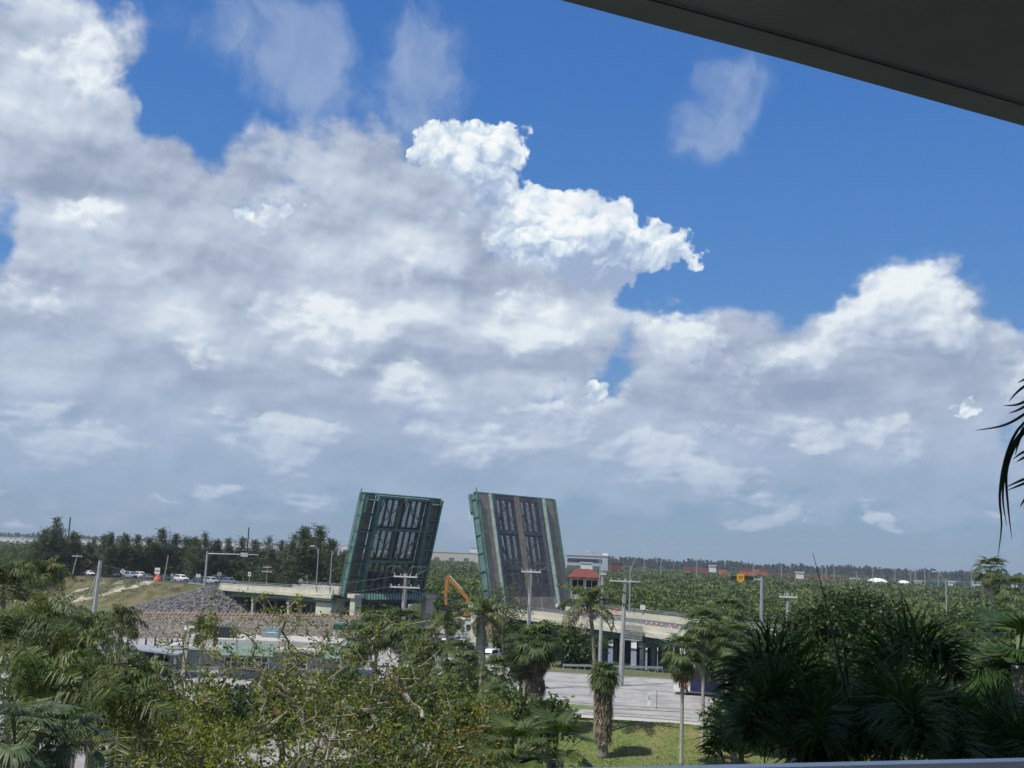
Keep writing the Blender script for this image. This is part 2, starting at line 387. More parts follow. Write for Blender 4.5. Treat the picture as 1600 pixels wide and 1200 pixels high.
def arrmesh(name, V, nper, mats, parent=None, mi=None, origin=None):
    """V: (N*nper, 3) array of separate polygons of nper corners"""
    V = np.asarray(V, dtype=np.float32).reshape(-1, 3)
    if origin is not None: V = V - np.array(origin, dtype=np.float32)
    n = len(V); me = bpy.data.meshes.new(name)
    me.vertices.add(n); me.vertices.foreach_set('co', V.ravel())
    me.loops.add(n); me.loops.foreach_set('vertex_index', np.arange(n, dtype=np.int32))
    k = n // nper
    me.polygons.add(k); me.polygons.foreach_set('loop_start', np.arange(0, n, nper, dtype=np.int32))
    me.polygons.foreach_set('loop_total', np.full(k, nper, dtype=np.int32))
    for m in (mats if isinstance(mats, (list, tuple)) else [mats]): me.materials.append(m)
    if mi is not None: me.polygons.foreach_set('material_index', np.asarray(mi, dtype=np.int32))
    me.update(calc_edges=True)
    o = bpy.data.objects.new(name, me); COL.objects.link(o)
    if parent is not None: o.parent = parent
    elif origin is not None: o.location = origin
    return o

def tag(o, label=None, cat=None, group=None, kind=None):
    if label: o['label'] = label
    if cat: o['category'] = cat
    if group: o['group'] = group
    if kind: o['kind'] = kind
    return o
def thing(name, label, cat, loc=(0, 0, 0), rz=0.0, group=None):
    o = bpy.data.objects.new(name, None); COL.objects.link(o)
    o.empty_display_size = 0.3
    o.location = loc; o.rotation_euler = (0, 0, rz)
    return tag(o, label, cat, group)
def dup(root, loc, rz=0.0, label=None, group=None, scale=None):
    r = root.copy(); COL.objects.link(r); r.location = loc; r.rotation_euler = (0, 0, rz)
    if scale: r.scale = (scale, scale, scale)
    if label: r['label'] = label
    if group: r['group'] = group
    for ch in list(root.children):
        c = ch.copy(); COL.objects.link(c); c.parent = r
        for g in list(ch.children):
            d = g.copy(); COL.objects.link(d); d.parent = c
    return r

rng = np.random.default_rng(11)
def unit(v): return v / (np.linalg.norm(v, axis=-1, keepdims=True) + 1e-9)
def leaves_at(P, size, aspect=0.5, up=0.3, jitter=0.4):
    """one small quad (a folded diamond) at each point"""
    n = len(P); d = unit(rng.normal(size=(n, 3)) + np.array([0, 0, up]))
    a = unit(np.cross(d, rng.normal(size=(n, 3))))
    s = size * (1 + jitter * rng.uniform(-1, 1, (n, 1)))
    b = np.cross(d, a)
    q = np.stack([P - b * s, P + a * s * aspect, P + b * s, P - a * s * aspect], 1)
    return q.reshape(-1, 3)

# ------------------------------------------------------------------ common materials
def G(r, g, b): return (r, g, b)
M_conc = principled('weathered_concrete', (0.40, 0.39, 0.36), 0.85, var=0.12, scale=0.8, bump=0.1)
M_cream = principled('cream_painted_concrete', (0.55, 0.535, 0.44), 0.8, var=0.1, scale=0.35, detail=6, stretch=(1, 1, 0.4), bump=0.05)
M_pole = principled('pole_concrete', (0.34, 0.35, 0.345), 0.85, var=0.12, scale=1.2)
M_galv = principled('galvanised_steel', (0.38, 0.42, 0.45), 0.5, 0.4, var=0.1, scale=2)
M_dark = principled('dark_rubber_and_steel', (0.03, 0.03, 0.035), 0.6, var=0.2)  # one even near-black for rubber, steel and sign marks
M_teal = principled('teal_bridge_paint', (0.10, 0.185, 0.17), 0.55, var=0.25, scale=0.7, detail=6)
M_tealD = principled('shaded_teal_bridge_paint', (0.055, 0.105, 0.096), 0.6, var=0.3, scale=0.6, detail=6)  # darker copy of the bridge teal, with shade put into the colour
M_tealL = principled('pale_teal_barrier_paint', (0.27, 0.37, 0.345), 0.6, var=0.2, scale=1.2)
M_steelD = principled('dark_steel_grating', (0.09, 0.095, 0.105), 0.6, 0.3, var=0.25, scale=1.0)
M_steelG = principled('grey_steel_plate', (0.13, 0.145, 0.17), 0.6, 0.2, var=0.2, scale=0.8)
M_walk = principled('brown_grey_walkway', (0.235, 0.215, 0.185), 0.85, var=0.18, scale=0.9, detail=6)
M_asph = principled('asphalt', (0.075, 0.075, 0.078), 0.9, var=0.15, scale=0.4, bump=0.1, bscale=30)
M_white = principled('white_paint', (0.78, 0.78, 0.77), 0.5, var=0.05)
M_offwhite = principled('off_white_paint', (0.62, 0.62, 0.60), 0.7, var=0.08, scale=0.5)
M_yellow = principled('signal_yellow', (0.75, 0.42, 0.03), 0.5, var=0.06)
M_orange = principled('machine_orange', (0.50, 0.21, 0.05), 0.5, var=0.12, scale=1.5)
M_red = principled('safety_orange_red', (0.60, 0.12, 0.06), 0.5, var=0.08)
M_glass = principled('dark_window_glass', (0.02, 0.025, 0.03), 0.12, var=0.1, spec=0.6)
M_black = principled('black_insulated_wire', (0.10, 0.11, 0.11), 0.6, var=0.1)
M_trunk = principled('palm_trunk_bark', (0.27, 0.245, 0.215), 0.9, var=0.3, scale=4, stretch=(1, 1, 5), bump=0.3)
M_trunkL = principled('pale_palm_trunk', (0.40, 0.38, 0.35), 0.85, var=0.18, scale=3, stretch=(1, 1, 6))
M_bark = principled('grey_brown_bark', (0.15, 0.125, 0.10), 0.9, var=0.35, scale=5, bump=0.3)
M_barkL = principled('pale_limb_bark', (0.24, 0.21, 0.18), 0.8, var=0.55, scale=2.0, bump=0.2)
M_deadfrond = leafmat('dead_palm_leaf', (0.08, 0.06, 0.045), (0.25, 0.205, 0.155), (0.48, 0.42, 0.35), 2.2, 0.1, 0.8)
M_coco = leafmat('coconut_leaf', (0.034, 0.058, 0.02), (0.088, 0.122, 0.034), (0.22, 0.235, 0.075), 0.5, 0.28, 0.5, 5, 0.28)
M_cocoY = leafmat('yellowing_coconut_leaf', (0.045, 0.08, 0.02), (0.10, 0.145, 0.035), (0.25, 0.26, 0.09), 0.6, 0.28, 0.45, 5, 0.4)
M_fan = leafmat('fan_palm_leaf', (0.034, 0.062, 0.024), (0.088, 0.128, 0.045), (0.17, 0.20, 0.07), 0.8, 0.25, 0.5, 5, 0.22)
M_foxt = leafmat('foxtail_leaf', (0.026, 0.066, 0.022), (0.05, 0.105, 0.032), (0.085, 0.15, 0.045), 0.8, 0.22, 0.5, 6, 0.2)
# ------------------------------------------------------------------ ground, water, roads
def ngrid(name, xs, ys, zf, mats, kind='structure', mf=None):
    xs = np.asarray(xs); ys = np.asarray(ys); nx, ny = len(xs), len(ys)
    X, Y = np.meshgrid(xs, ys); Z = zf(X, Y)
    me = bpy.data.meshes.new(name)
    V = np.stack([X, Y, Z], -1).reshape(-1, 3)
    i = (np.arange(ny - 1)[:, None] * nx + np.arange(nx - 1)[None, :]).ravel()
    Fa = np.stack([i, i + 1, i + nx + 1, i + nx], -1)
    me.from_pydata(V.tolist(), [], Fa.tolist())
    for m in mats: me.materials.append(m)
    if mf is not None:
        c = V[Fa].mean(1); me.polygons.foreach_set('material_index', mf(c[:, 0], c[:, 1]).astype(np.int32))
    me.polygons.foreach_set('use_smooth', [True] * len(me.polygons)); me.update()
    o = bpy.data.objects.new(name, me); COL.objects.link(o)
    if kind: o['kind'] = kind
    return o
def vnoise(x, y, s=1.0, seed=0):
    """cheap smooth value noise for terrain"""
    x = np.asarray(x, dtype=float) / s; y = np.asarray(y, dtype=float) / s
    xi = np.floor(x); yi = np.floor(y); fx = x - xi; fy = y - yi
    h = lambda a, b: np.modf(np.abs(np.sin(a * 127.1 + b * 311.7 + seed * 74.7) * 43758.5453))[0]
    fx = fx * fx * (3 - 2 * fx); fy = fy * fy * (3 - 2 * fy)
    return (h(xi, yi) * (1 - fx) + h(xi + 1, yi) * fx) * (1 - fy) + (h(xi, yi + 1) * (1 - fx) + h(xi + 1, yi + 1) * fx) * fy

M_soil = principled('scrubby_soil', (0.10, 0.12, 0.055), 0.95, col2=(0.20, 0.17, 0.11), scale=0.08, detail=8, contrast=(0.45, 0.75), bump=0.2, bscale=2)
M_pave = principled('pale_concrete_paving', (0.37, 0.365, 0.35), 0.9, col2=(0.27, 0.265, 0.26), scale=0.35, detail=9, contrast=(0.4, 0.62), bump=0.05)
M_kerb = principled('kerb_concrete', (0.43, 0.42, 0.39), 0.9, var=0.1)
M_sand = principled('sandy_path', (0.42, 0.36, 0.27), 0.95, var=0.2, scale=1.0, bump=0.2)
M_grass = principled('dry_lawn', (0.14, 0.18, 0.05), 0.95, col2=(0.23, 0.20, 0.09), scale=0.18, detail=9, contrast=(0.42, 0.66), bump=0.5, bscale=6)
M_grassG = principled('green_lawn', (0.115, 0.18, 0.045), 0.95, col2=(0.17, 0.185, 0.065), scale=0.35, detail=9, bump=0.5, bscale=6)
M_slopeG = principled('slope_grass', (0.075, 0.085, 0.03), 0.95, col2=(0.15, 0.125, 0.07), scale=0.25, detail=9, contrast=(0.4, 0.62), bump=0.5, bscale=1.5)
M_slopeW = principled('washed_out_slope', (0.09, 0.09, 0.038), 0.95, col2=(0.46, 0.43, 0.36), scale=0.33, detail=8, contrast=(0.46, 0.60), bump=0.5, bscale=1.5, stretch=(0.5, 0.5, 1.0))
M_riprap = principled('grey_riprap', (0.21, 0.20, 0.205), 0.95, col2=(0.08, 0.08, 0.085), scale=1.5, detail=6, contrast=(0.35, 0.65), bump=1.0, bscale=2.5)
M_water = principled('canal_water', (0.05, 0.10, 0.11), 0.12, var=0.1, scale=0.2, bump=0.25, bscale=1.5, spec=0.6)

gx = np.concatenate([np.linspace(-6000, -400, 15), np.linspace(-300, 300, 61), np.linspace(400, 6000, 15)])
gy = np.concatenate([np.linspace(-300, -20, 6), np.linspace(0, 400, 81), np.linspace(460, 9000, 30)])
ngrid('ground', gx, gy, lambda X, Y: -0.35 + 0.12 * vnoise(X, Y, 18), [M_soil])

# bridge frame: s runs along the bridge from the right bank to the left bank, w across it (0 = side facing us)
E0 = Vector((1.35, 197.0, 0)); BU = Vector((-0.70711, 0.70711, 0)); BN = Vector((0.70711, 0.70711, 0))
BW = 23.0
_ps = [-190, -140, -100, -60, -36, -19.6, 0, 25, 47.6, 94.8, 120, 160, 260, 420]
_pz = [0.9, 2.3, 3.9, 5.15, 5.9, 6.5, 6.95, 7.45, 7.5, 7.04, 7.05, 6.6, 5.2, 4.0]
def zpar(s): return float(np.interp(s, _ps, _pz))
def zdeck(s): return zpar(s) - 0.9
def BP(s, w, z): p = E0 + BU * s + BN * w; return (p.x, p.y, z)
def s_for(px, w):
    k = (px - 800) / F_PX                       # refined below for roll and pitch
    s = 0.0
    for _ in range(12):
        p = E0 + BU * s + BN * w; z = zdeck(s)
        r = Vector((p.x, p.y, z)) - EYE
        u = 800 + F_PX * r.dot(CR) / r.dot(_F)
        p2 = E0 + BU * (s + .5) + BN * w; r2 = Vector((p2.x, p2.y, zdeck(s + .5))) - EYE
        u2 = 800 + F_PX * r2.dot(CR) / r2.dot(_F)
        s += (px - u) / ((u2 - u) / 0.5)
    return s

# water of the channel under the lifting spans, reaching away to the right behind the approach
MBw = MB()
wq = [BP(49.5, -70, 0), BP(49.5, 110, 0), BP(60, 400, 0), BP(8, 400, 0), BP(2, 90, 0), BP(-75, 46, 0), BP(-62, 30, 0), BP(-34, -3, 0), BP(9, -5, 0), BP(9, -70, 0)]
MBw.face([(p[0], p[1], -0.15) for p in wq]); o = MBw.build('water', M_water); tag(o, kind='structure')

# paved yards and the road in front
MBy = MB(); MBy.face([(BP(s_, w_, 0)[0], BP(s_, w_, 0)[1], -0.06) for s_, w_ in ((3, 24), (3, 48), (-78, 48), (-78, 24))]); tag(MBy.build('pale_bank_sheet', principled('pale_bank_colour', (.50, .49, .46), .95, var=.2, scale=.2)), kind='structure')  # pale sheet added behind the piles to make that strip bright
def sheet(name, pts, z, mat, kind='structure'):
    b = MB(); b.face([(p[0], p[1], z) for p in pts]); return tag(b.build(name, mat), kind=kind)
sheet('parking_lot', [(-62, 22), (-1.5, 22), (-1.5, 84), (2.5, 100), (3.5, 118), (4, 162), (-34, 212), (-110, 196), (-110, 120), (-62, 60)], 0.0, M_pave)
sheet('front_road', [(2.0, 121.5), (14, 119.5), (30, 115.5), (80, 99), (80, 122), (48, 141), (34, 149), (28, 158), (-12, 166), (-12, 122)], 0.012, M_pave)
M_streak = principled('dark_road_streak', (0.16, 0.155, 0.15), 0.9, var=0.3, scale=1.5)  # darker streaks laid over the road surface
b = MB()
for (x0, y0, x1, y1, wd) in ((4, 130, 40, 124, .5), (4, 137.5, 45, 130, .25), (8, 146, 36, 141, .35), (2, 151, 30, 148, .22), (6, 126, 20, 125, .8), (15, 121.6, 30, 118.3, .35), (9, 121.9, 15, 121.2, .6)):
    d = Vector((x1 - x0, y1 - y0, 0)).normalized(); n_ = Vector((-d.y, d.x, 0)) * wd / 2
    b.face([(x0 - n_.x, y0 - n_.y, .018), (x1 - n_.x, y1 - n_.y, .018), (x1 + n_.x, y1 + n_.y, .018), (x0 + n_.x, y0 + n_.y, .018)])
tag(b.build('road_streak', M_streak), kind='structure')
b = MB()
for (a, c) in (((1.5, 121.3), (14, 119.3)), ((14, 119.3), (30, 115.3)), ((30, 115.3), (80, 98.8))):
    b.beam((a[0], a[1], .06), (c[0], c[1], .06), .35, .2)
tag(b.build('kerb', M_kerb), kind='structure')
sheet('sidewalk', [(1, 118.6), (14, 116.8), (30, 112.8), (80, 96), (80, 98.4), (30, 115.0), (14, 119.0), (1.2, 121.0)], 0.02, M_kerb)
sheet('sandy_verge', [(9, 114), (17, 115.6), (30, 111.4), (42, 106), (40, 101), (30, 106), (20, 110)], 0.035, M_sand)
# grass berm
def zl(X, Y):
    m = 1.3 * np.exp(-(((X - 9) / 11) ** 2 + ((Y - 104.5) / 6.5) ** 2)) + 0.9 * np.exp(-(((X - 21) / 8) ** 2 + ((Y - 103) / 6) ** 2))
    edge = np.minimum(1, np.maximum(0, (117.5 - 0.12 * X - Y) / 4))
    return 0.01 + m * edge + 0.06 * vnoise(X, Y, 1.3, 5) + .1 * vnoise(X, Y, 5, 8) - 0.25 * (1 - np.minimum(1, np.maximum(0, (116.9 - 0.2 * (X - 3) - Y))))
ngrid('grass_lawn', np.linspace(-2.5, 60, 160), np.linspace(55, 117, 160), zl, [M_grassG, M_grass], mf=lambda x, y: (y > 93.5 + 2.2 * vnoise(x, y, 4, 2)) & (y < 130))
sheet('median_grass', [(2.2, 126.5), (10.5, 123.6), (12.2, 123.9), (11.5, 126.2), (4, 130)], 0.03, M_grassG)

# embankment carrying the road on the left
def emb(s, w):
    zr = np.interp(s, _ps, _pz) - 0.95
    d = np.maximum(np.maximum(-0.6 - w, w - BW - 0.6), 0)
    de = np.maximum(96.0 - s, 0)
    dd = np.sqrt(d ** 2 + de ** 2)
    z = zr - dd / 2.0
    z = np.where((dd > 0), z + 0.25 * (vnoise(s, w, 2.2, 3) - .5) + 0.35 * (vnoise(s, w, 6, 4) - .5), z)
    return np.maximum(z, -0.4)
ss = np.linspace(78, 330, 200); ww = np.linspace(-20, 44, 80)
Sg, Wg = np.meshgrid(ss, ww); Zg = emb(Sg, Wg)
V = np.stack([E0.x + BU.x * Sg + BN.x * Wg, E0.y + BU.y * Sg + BN.y * Wg, Zg], -1).reshape(-1, 3)
nx, ny = len(ss), len(ww)
i = (np.arange(ny - 1)[:, None] * nx + np.arange(nx - 1)[None, :]).ravel(); Fa = np.stack([i, i + 1, i + nx + 1, i + nx], -1)
me = bpy.data.meshes.new('embankment'); me.from_pydata(V.tolist(), [], Fa.tolist())
for m in (M_slopeG, M_slopeW, M_riprap): me.materials.append(m)
cs = (Sg.ravel()[Fa].mean(1)); cw = Wg.ravel()[Fa].mean(1)
mi = np.zeros(len(Fa)); line = 97.5 + (-cw) * 1.35 + 2 * vnoise(cs, cw, 3, 9)
mi[(cs > 122 + (-cw) * 1.6) & (cs < 146 + (-cw) * 1.2)] = 1
mi[cs < line] = 2
me.polygons.foreach_set('material_index', mi.astype(np.int32)); me.polygons.foreach_set('use_smooth', [True] * len(Fa)); me.update()
o = bpy.data.objects.new('embankment', me); COL.objects.link(o); tag(o, kind='structure')
r = np.random.default_rng(8); rk = MB()
for _ in range(2600):
    s_ = r.uniform(84, 118); w_ = r.uniform(-15, 6)
    if s_ > 97 - w_ * 1.3: continue
    z_ = float(emb(np.array([s_]), np.array([w_]))[0]); a_ = r.uniform(.18, .48); p_ = BP(s_, w_, z_ + .02)
    if w_ > -.6 and s_ > 95.5: continue
    c_ = [(p_[0] + a_ * x * r.uniform(.6, 1.2), p_[1] + a_ * y * r.uniform(.6, 1.2), p_[2] + a_ * z * r.uniform(.4, 1.0)) for z in (-1, 1) for x, y in ((-1, -1), (1, -1), (1, 1), (-1, 1))]
    rk.hull8(c_)
tag(rk.build('riprap_rocks', principled('riprap_stone', (.27, .26, .26), .9, col2=(.12, .12, .125), scale=.8, contrast=(.3, .7))), kind='stuff')
b = MB()
for k in range(40):
    s0 = 95.2 + k * 6; s1 = s0 + 6
    b.face([BP(s0, 0.3, zdeck(s0) + .03), BP(s1, 0.3, zdeck(s1) + .03), BP(s1, 22.7, zdeck(s1) + .03), BP(s0, 22.7, zdeck(s0) + .03)])
tag(b.build('bridge_road', M_asph), kind='structure')

# ------------------------------------------------------------------ the bridge
def approach(name, s0, s1, label, gdepth=1.15):
    loc = BP((s0 + s1) / 2, BW / 2, zdeck((s0 + s1) / 2)); T = thing(name, label, 'bridge', loc, group='fixed bridge spans either side of the lifting leaves')
    st = np.linspace(s0, s1, max(2, int(abs(s1 - s0) / 6) + 1))
    def run(w0, w1, za, zb, mat, nm, par=T):
        q = MB()
        for a, c in zip(st[:-1], st[1:]):
            q.hull8([BP(a, w0, za(a)), BP(c, w0, za(c)), BP(c, w1, za(c)), BP(a, w1, za(a)), BP(a, w0, zb(a)), BP(c, w0, zb(c)), BP(c, w1, zb(c)), BP(a, w1, zb(a))])
        return q.build(nm, mat, par, loc)
    run(0.32, BW - 0.32, lambda s: zdeck(s) - .55, lambda s: zdeck(s), M_asph, 'deck')
    for w0, w1, nm in ((0, .3, 'parapet'), (BW - .3, BW, 'parapet')):
        run(w0, w1, lambda s: zdeck(s) - .62, lambda s: zpar(s), M_cream, nm)
    run(-0.28, -0.003, lambda s: zdeck(s) - .75, lambda s: zdeck(s) - .02, M_cream, 'ledge')
    # inner barrier between road and footway
    run(2.6, 2.9, lambda s: zdeck(s) + .003, lambda s: zdeck(s) + .75, M_cream, 'barrier')
    run(BW - 2.9, BW - 2.6, lambda s: zdeck(s) + .003, lambda s: zdeck(s) + .75, M_cream, 'barrier')
    for w in (.9, 5.5, 10.2, 13.5, 17.5, 22.1):
        run(w - .2, w + .2, lambda s: zdeck(s) - .57 - gdepth, lambda s: zdeck(s) - .56, M_teal if w < 1 else M_tealD, 'girder')
    for w in (.15, BW - .15):
        q = MB(); n = int(abs(s1 - s0) / 2.4)
        for k in range(n + 1):
            s = s0 + (s1 - s0) * k / n; q.beam(BP(s, w, zpar(s)), BP(s, w, zpar(s) + .62), .09)
        for h in (.33, .62):
            for a, c in zip(st[:-1], st[1:]): q.beam(BP(a, w, zpar(a) + h), BP(c, w, zpar(c) + h), .08)
        q.build('railing', M_galv, T, loc)
    q = MB()
    for k in range(int(abs(s1 - s0) / 3)):
        s = min(s0, s1) + 3 * k
        for w in (8.3, 14.7): q.face([BP(s, w, zdeck(s) + .004), BP(s + 1.6, w, zdeck(s + 1.6) + .004), BP(s + 1.6, w + .15, zdeck(s + 1.6) + .004), BP(s, w + .15, zdeck(s) + .004)])
    for w in (3.4, 11.3, 11.7, 19.5):
        for a, c in zip(st[:-1], st[1:]): q.face([BP(a, w, zdeck(a) + .004), BP(c, w, zdeck(c) + .004), BP(c, w + .15, zdeck(c) + .004), BP(a, w + .15, zdeck(a) + .004)])
    q.build('lane_marking', M_offwhite, T, loc)
    return T
approach('bridge_span', 51.4, 95.0, 'cream and green fixed bridge span running left from the open bascule leaf to the embankment')
approach('bridge_span', -170.0, 5.4, 'long cream and green bridge span on pile rows, sloping down to the right')

def bent(s, label):
    loc = BP(s, BW / 2, -.4); T = thing('bridge_pier', label, 'pier', loc, group='pile rows carrying the bridge')
    zt = zdeck(s) - 1.75
    q = MB(); a = 0.45
    q.hull8([BP(s - a, .6, zt - .9), BP(s + a, .6, zt - .9), BP(s + a, BW - .6, zt - .9), BP(s - a, BW - .6, zt - .9), BP(s - a, .6, zt), BP(s + a, .6, zt), BP(s + a, BW - .6, zt), BP(s - a, BW - .6, zt)])
    q.build('pier_cap', M_conc, T, loc)
    for k in range(8):
        w = 1.1 + k * (BW - 2.2) / 7; q = MB(); h = .33
        q.hull8([BP(s - h, w - h, -1.2), BP(s + h, w - h, -1.2), BP(s + h, w + h, -1.2), BP(s - h, w + h, -1.2), BP(s - h, w - h, zt - .9), BP(s + h, w - h, zt - .9), BP(s + h, w + h, zt - .9), BP(s - h, w + h, zt - .9)])
        q.build('pile', M_conc, T, loc)
for k, s in enumerate((-8, -18, -28, -38, -48, -58, -70)):
    bent(s, ('first', 'second', 'third', 'fourth', 'fifth', 'sixth', 'seventh')[k] + ' concrete pile row under the right bridge span, counted from the lifting leaf')
bent(68, 'concrete pile row under the left bridge span, nearer the lifting leaf')
bent(82, 'concrete pile row under the left bridge span, nearer the stone slope')

# machinery piers of the two lifting leaves
def bpier(s0, s1, sc, label):
    """s0..s1 solid block behind the hinge, sc = channel side end of its cheek walls"""
    loc = BP((s0 + s1) / 2, BW / 2, -1); T = thing('bascule_pier', label, 'pier', loc, group='cream piers holding the lifting leaves')
    def blk(nm, a, c, w0, w1, z0, z1, mat=M_cream):
        q = MB(); q.hull8([BP(a, w0, z0), BP(c, w0, z0), BP(c, w1, z0), BP(a, w1, z0), BP(a, w0, z1), BP(c, w0, z1), BP(c, w1, z1), BP(a, w1, z1)]); return q.build(nm, mat, T, loc)
    zt = zdeck(s0) - 1.3
    blk('pier_wall', s0, s1, .8, BW - .8, -1.5, zt)
    blk('pier_cap', min(s0, s1) - .4, max(s0, s1) + .4, .3, BW - .3, zt + .002, zt + .6)
    e = -1 if sc < s0 else 1
    for w0, w1 in ((1.4, 3.0), (20.4, 22.4)):
        a, c = sorted((s0 + e * .01, sc))
        blk('cheek_wall', sc - e * 1.6, sc, w0, w1, -1.5, 6.2)
        blk('cheek_cap', sc - e * 2.1, sc + e * .3, w0 - .45, w1 + .45, 6.203, 7.0)
    blk('pit_floor', min(s0, sc), max(s0, sc), 4.2, 20.3, -1.4, .4, M_conc)
    blk('pit_back', s0 + e * .02, s0 + e * .4, 4.2, 20.3, .4, zt, M_steelD)  # dark panel put in for the shade inside the open pit
    return T
bpier(52.6, 58.0, 45.6, 'cream concrete pier under the hinge of the left lifting leaf, beside the utility pole')
bpier(4.6, -1.0, 11.4, 'cream concrete pier under the hinge of the right lifting leaf, hidden by palms')

def leaf(name, sh, sgn, label, woff, rail_h, alpha=76.0, L=21.6):
    """sgn=-1: leaf points towards smaller s when closed (left bank), +1 the other way"""
    ca, sa = math.cos(R_(alpha)), math.sin(R_(alpha))
    O = Vector(BP(sh, 0, zdeck(sh) - .05))
    ey = BU * (sgn * ca) + Vector((0, 0, sa)); ez = Vector((0, 0, ca)) - BU * (sgn * sa)
    tf = lambda x, y, z: O + BN * (woff + x * .913) + ey * y + ez * z
    loc = tuple(O + BN * (BW / 2)); T = thing(name, label, 'drawbridge leaf', loc, group='raised bascule leaves')
    def P(nm, q, m, par=T): return q.build(nm, m, par, loc)
    nB = lambda: MB(tf)
    gd = lambda y: 2.3 - 0.7 * max(y, 0) / L
    for x in (3.9, 19.1):
        q = nB()
        q.hull8([(x - .12, -7, -2.6), (x + .12, -7, -2.6), (x + .12, 0, -2.5), (x - .12, 0, -2.5), (x - .12, -7, -.35), (x + .12, -7, -.35), (x + .12, 0, -.3), (x - .12, 0, -.3)])
        q.hull8([(x - .12, 0, -2.5), (x + .12, 0, -2.5), (x + .12, L, -gd(L)), (x - .12, L, -gd(L)), (x - .12, 0, -.3), (x + .12, 0, -.3), (x + .12, L, -.3), (x - .12, L, -.3)])
        q.hull8([(x - .42, -7, -2.75), (x + .42, -7, -2.75), (x + .42, L, -gd(L) - .1), (x - .42, L, -gd(L) - .1), (x - .42, -7, -2.602), (x + .42, -7, -2.602), (x + .42, L, -gd(L)), (x - .42, L, -gd(L))])
        for k in range(13): q.box(x - .3, x + .3, .8 + k * 1.65, .88 + k * 1.65, -gd(1.65 * k) + .05, -.35)
        P('main_girder', q, M_teal)
    for y in (.9, 7.8, 14.6, L - .25):
        q = nB(); q.box(4.05, 18.95, y - .08, y + .08, -1.55, -.75); q.box(4.05, 18.95, y - .26, y + .26, -1.68, -1.552); P('floor_beam', q, M_teal)
    q = nB()
    for k in range(8):
        x = 5.35 + k * 1.757; q.box(x - .08, x + .08, .3, L - .35, -.72, -.17); q.box(x - .16, x + .16, .3, L - .35, -.80, -.722)
    P('stringer', q, M_tealD)
    for y0, y1 in ((.9, 7.8), (7.8, 14.6), (14.6, L - .25)):
        q = nB(); f = 1 if y0 != 7.8 else 0
        if f: q.beam((4.2, y0, -1.85), (11.5, y1, -1.85), .17, .2); q.beam((11.5, y1, -1.85), (18.8, y0, -1.85), .17, .2)
        else: q.beam((4.2, y1, -1.85), (11.5, y0, -1.85), .17, .2); q.beam((11.5, y0, -1.85), (18.8, y1, -1.85), .17, .2)
        P('bracing', q, M_teal)
    # open grating: thin bars, real gaps
    for x0, x1 in ((5.25, 10.7), (12.3, 17.75)):
        q = nB(); n = int((x1 - x0) / .28)
        for k in range(n + 1): x = x0 + (x1 - x0) * k / n; q.box(x - .058, x + .058, 2.6, L - .1, -.10, -.04)
        m = int((L - 2.7) / .42)
        for k in range(m + 1): y = 2.65 + (L - 2.8) * k / m; q.box(x0, x1, y - .05, y + .05, -.09, -.05)
        P('deck_grating', q, M_steelD)
        q = nB()
        for y in (7.8, 14.6, L - .5): q.box(x0 - .1, x1 + .1, y - .4, y + .4, -.16, -.012)
        q.box(x0 + .02, x0 + .1, 5, L, -.161, -.013); q.box(x0 - .1, x1 + .1, 2.6, 5.2, -.162, -.016)
        for (xa, ya, xb, yb) in ((x0 + .2, 15, x0 + 1.4, L - 1), (x0 + 1.5, L - 1, x1 - .3, 15.2), (x0 + .2, 12, x0 + 1.8, 8.2), (x1 - .3, 12, x1 - 2.2, 8.2)):
            q.beam((xa, ya, -.09), (xb, yb, -.09), .22, .08, up=(0, 0, 1))
        P('deck_plate', q, M_steelD)
    for x0, x1 in ((4.05, 5.2), (17.8, 18.95)):
        q = nB(); q.box(x0, x1, 2.6, L, -.2, 0); P('side_plate', q, M_steelG)
    q = nB(); q.box(10.75, 12.25, 2.6, L, -.2, .02); P('median_strip', q, M_walk)
    q = nB(); q.box(11.2, 11.3, 2.7, L - .05, .021, .03); q.box(11.7, 11.8, 2.7, L - .05, .021, .03); P('median_line', q, principled('faded_yellow_line', (.26, .20, .11), .8, var=.2))
    q = nB(); q.box(3.9, 19.1, -1.2, 2.58, -.25, -.005); P('concrete_apron', q, M_walk)
    q = nB()
    for x in (7.9, 14.6, 18.7): q = nB(); q.box(x, x + .16, -1.1, 2.5, -.004, .006); P('lane_line', q, M_offwhite)
    for x0, x1 in ((.35, 3.4), (19.6, 22.65)):
        q = nB(); q.box(x0, x1, 0, L, -.22, -.02); P('walkway', q, M_walk)
    for x in (3.42, 19.3):
        q = nB(); q.box(x, x + .2, 0, L, -.3, .7); P('barrier', q, M_tealL)
    for x, sg in ((0, -1), (BW, 1)):
        q = nB(); q.box(x - .08, x + .08, 0, L, -1.25, -.02)
        q.box(x - .28, x + .28, 0, L, -1.36, -1.252); q.box(x - .2, x + .2, 0, L, -.018, .08)
        for k in range(7): q.box(x - .3, x + .3, .5 + 3.33 * k, .62 + 3.33 * k, -1.25, -.02)
        if sgn > 0 and sg < 0: q.box(x - .35, x + .35, L - 3.2, L + .15, -1.9, -1.37)
        P('edge_girder', q, M_teal)
        q = nB()
        for h in (.4 * rail_h, .7 * rail_h, rail_h): q.beam((x + sg * -.1, 0, h), (x + sg * -.1, L, h), .09)
        for k in range(12): q.beam((x + sg * -.1, .3 + k * 1.9, .081), (x + sg * -.1, .3 + k * 1.9, rail_h + .03), .1, up=(1, 0, 0))
        P('railing', q, M_teal)
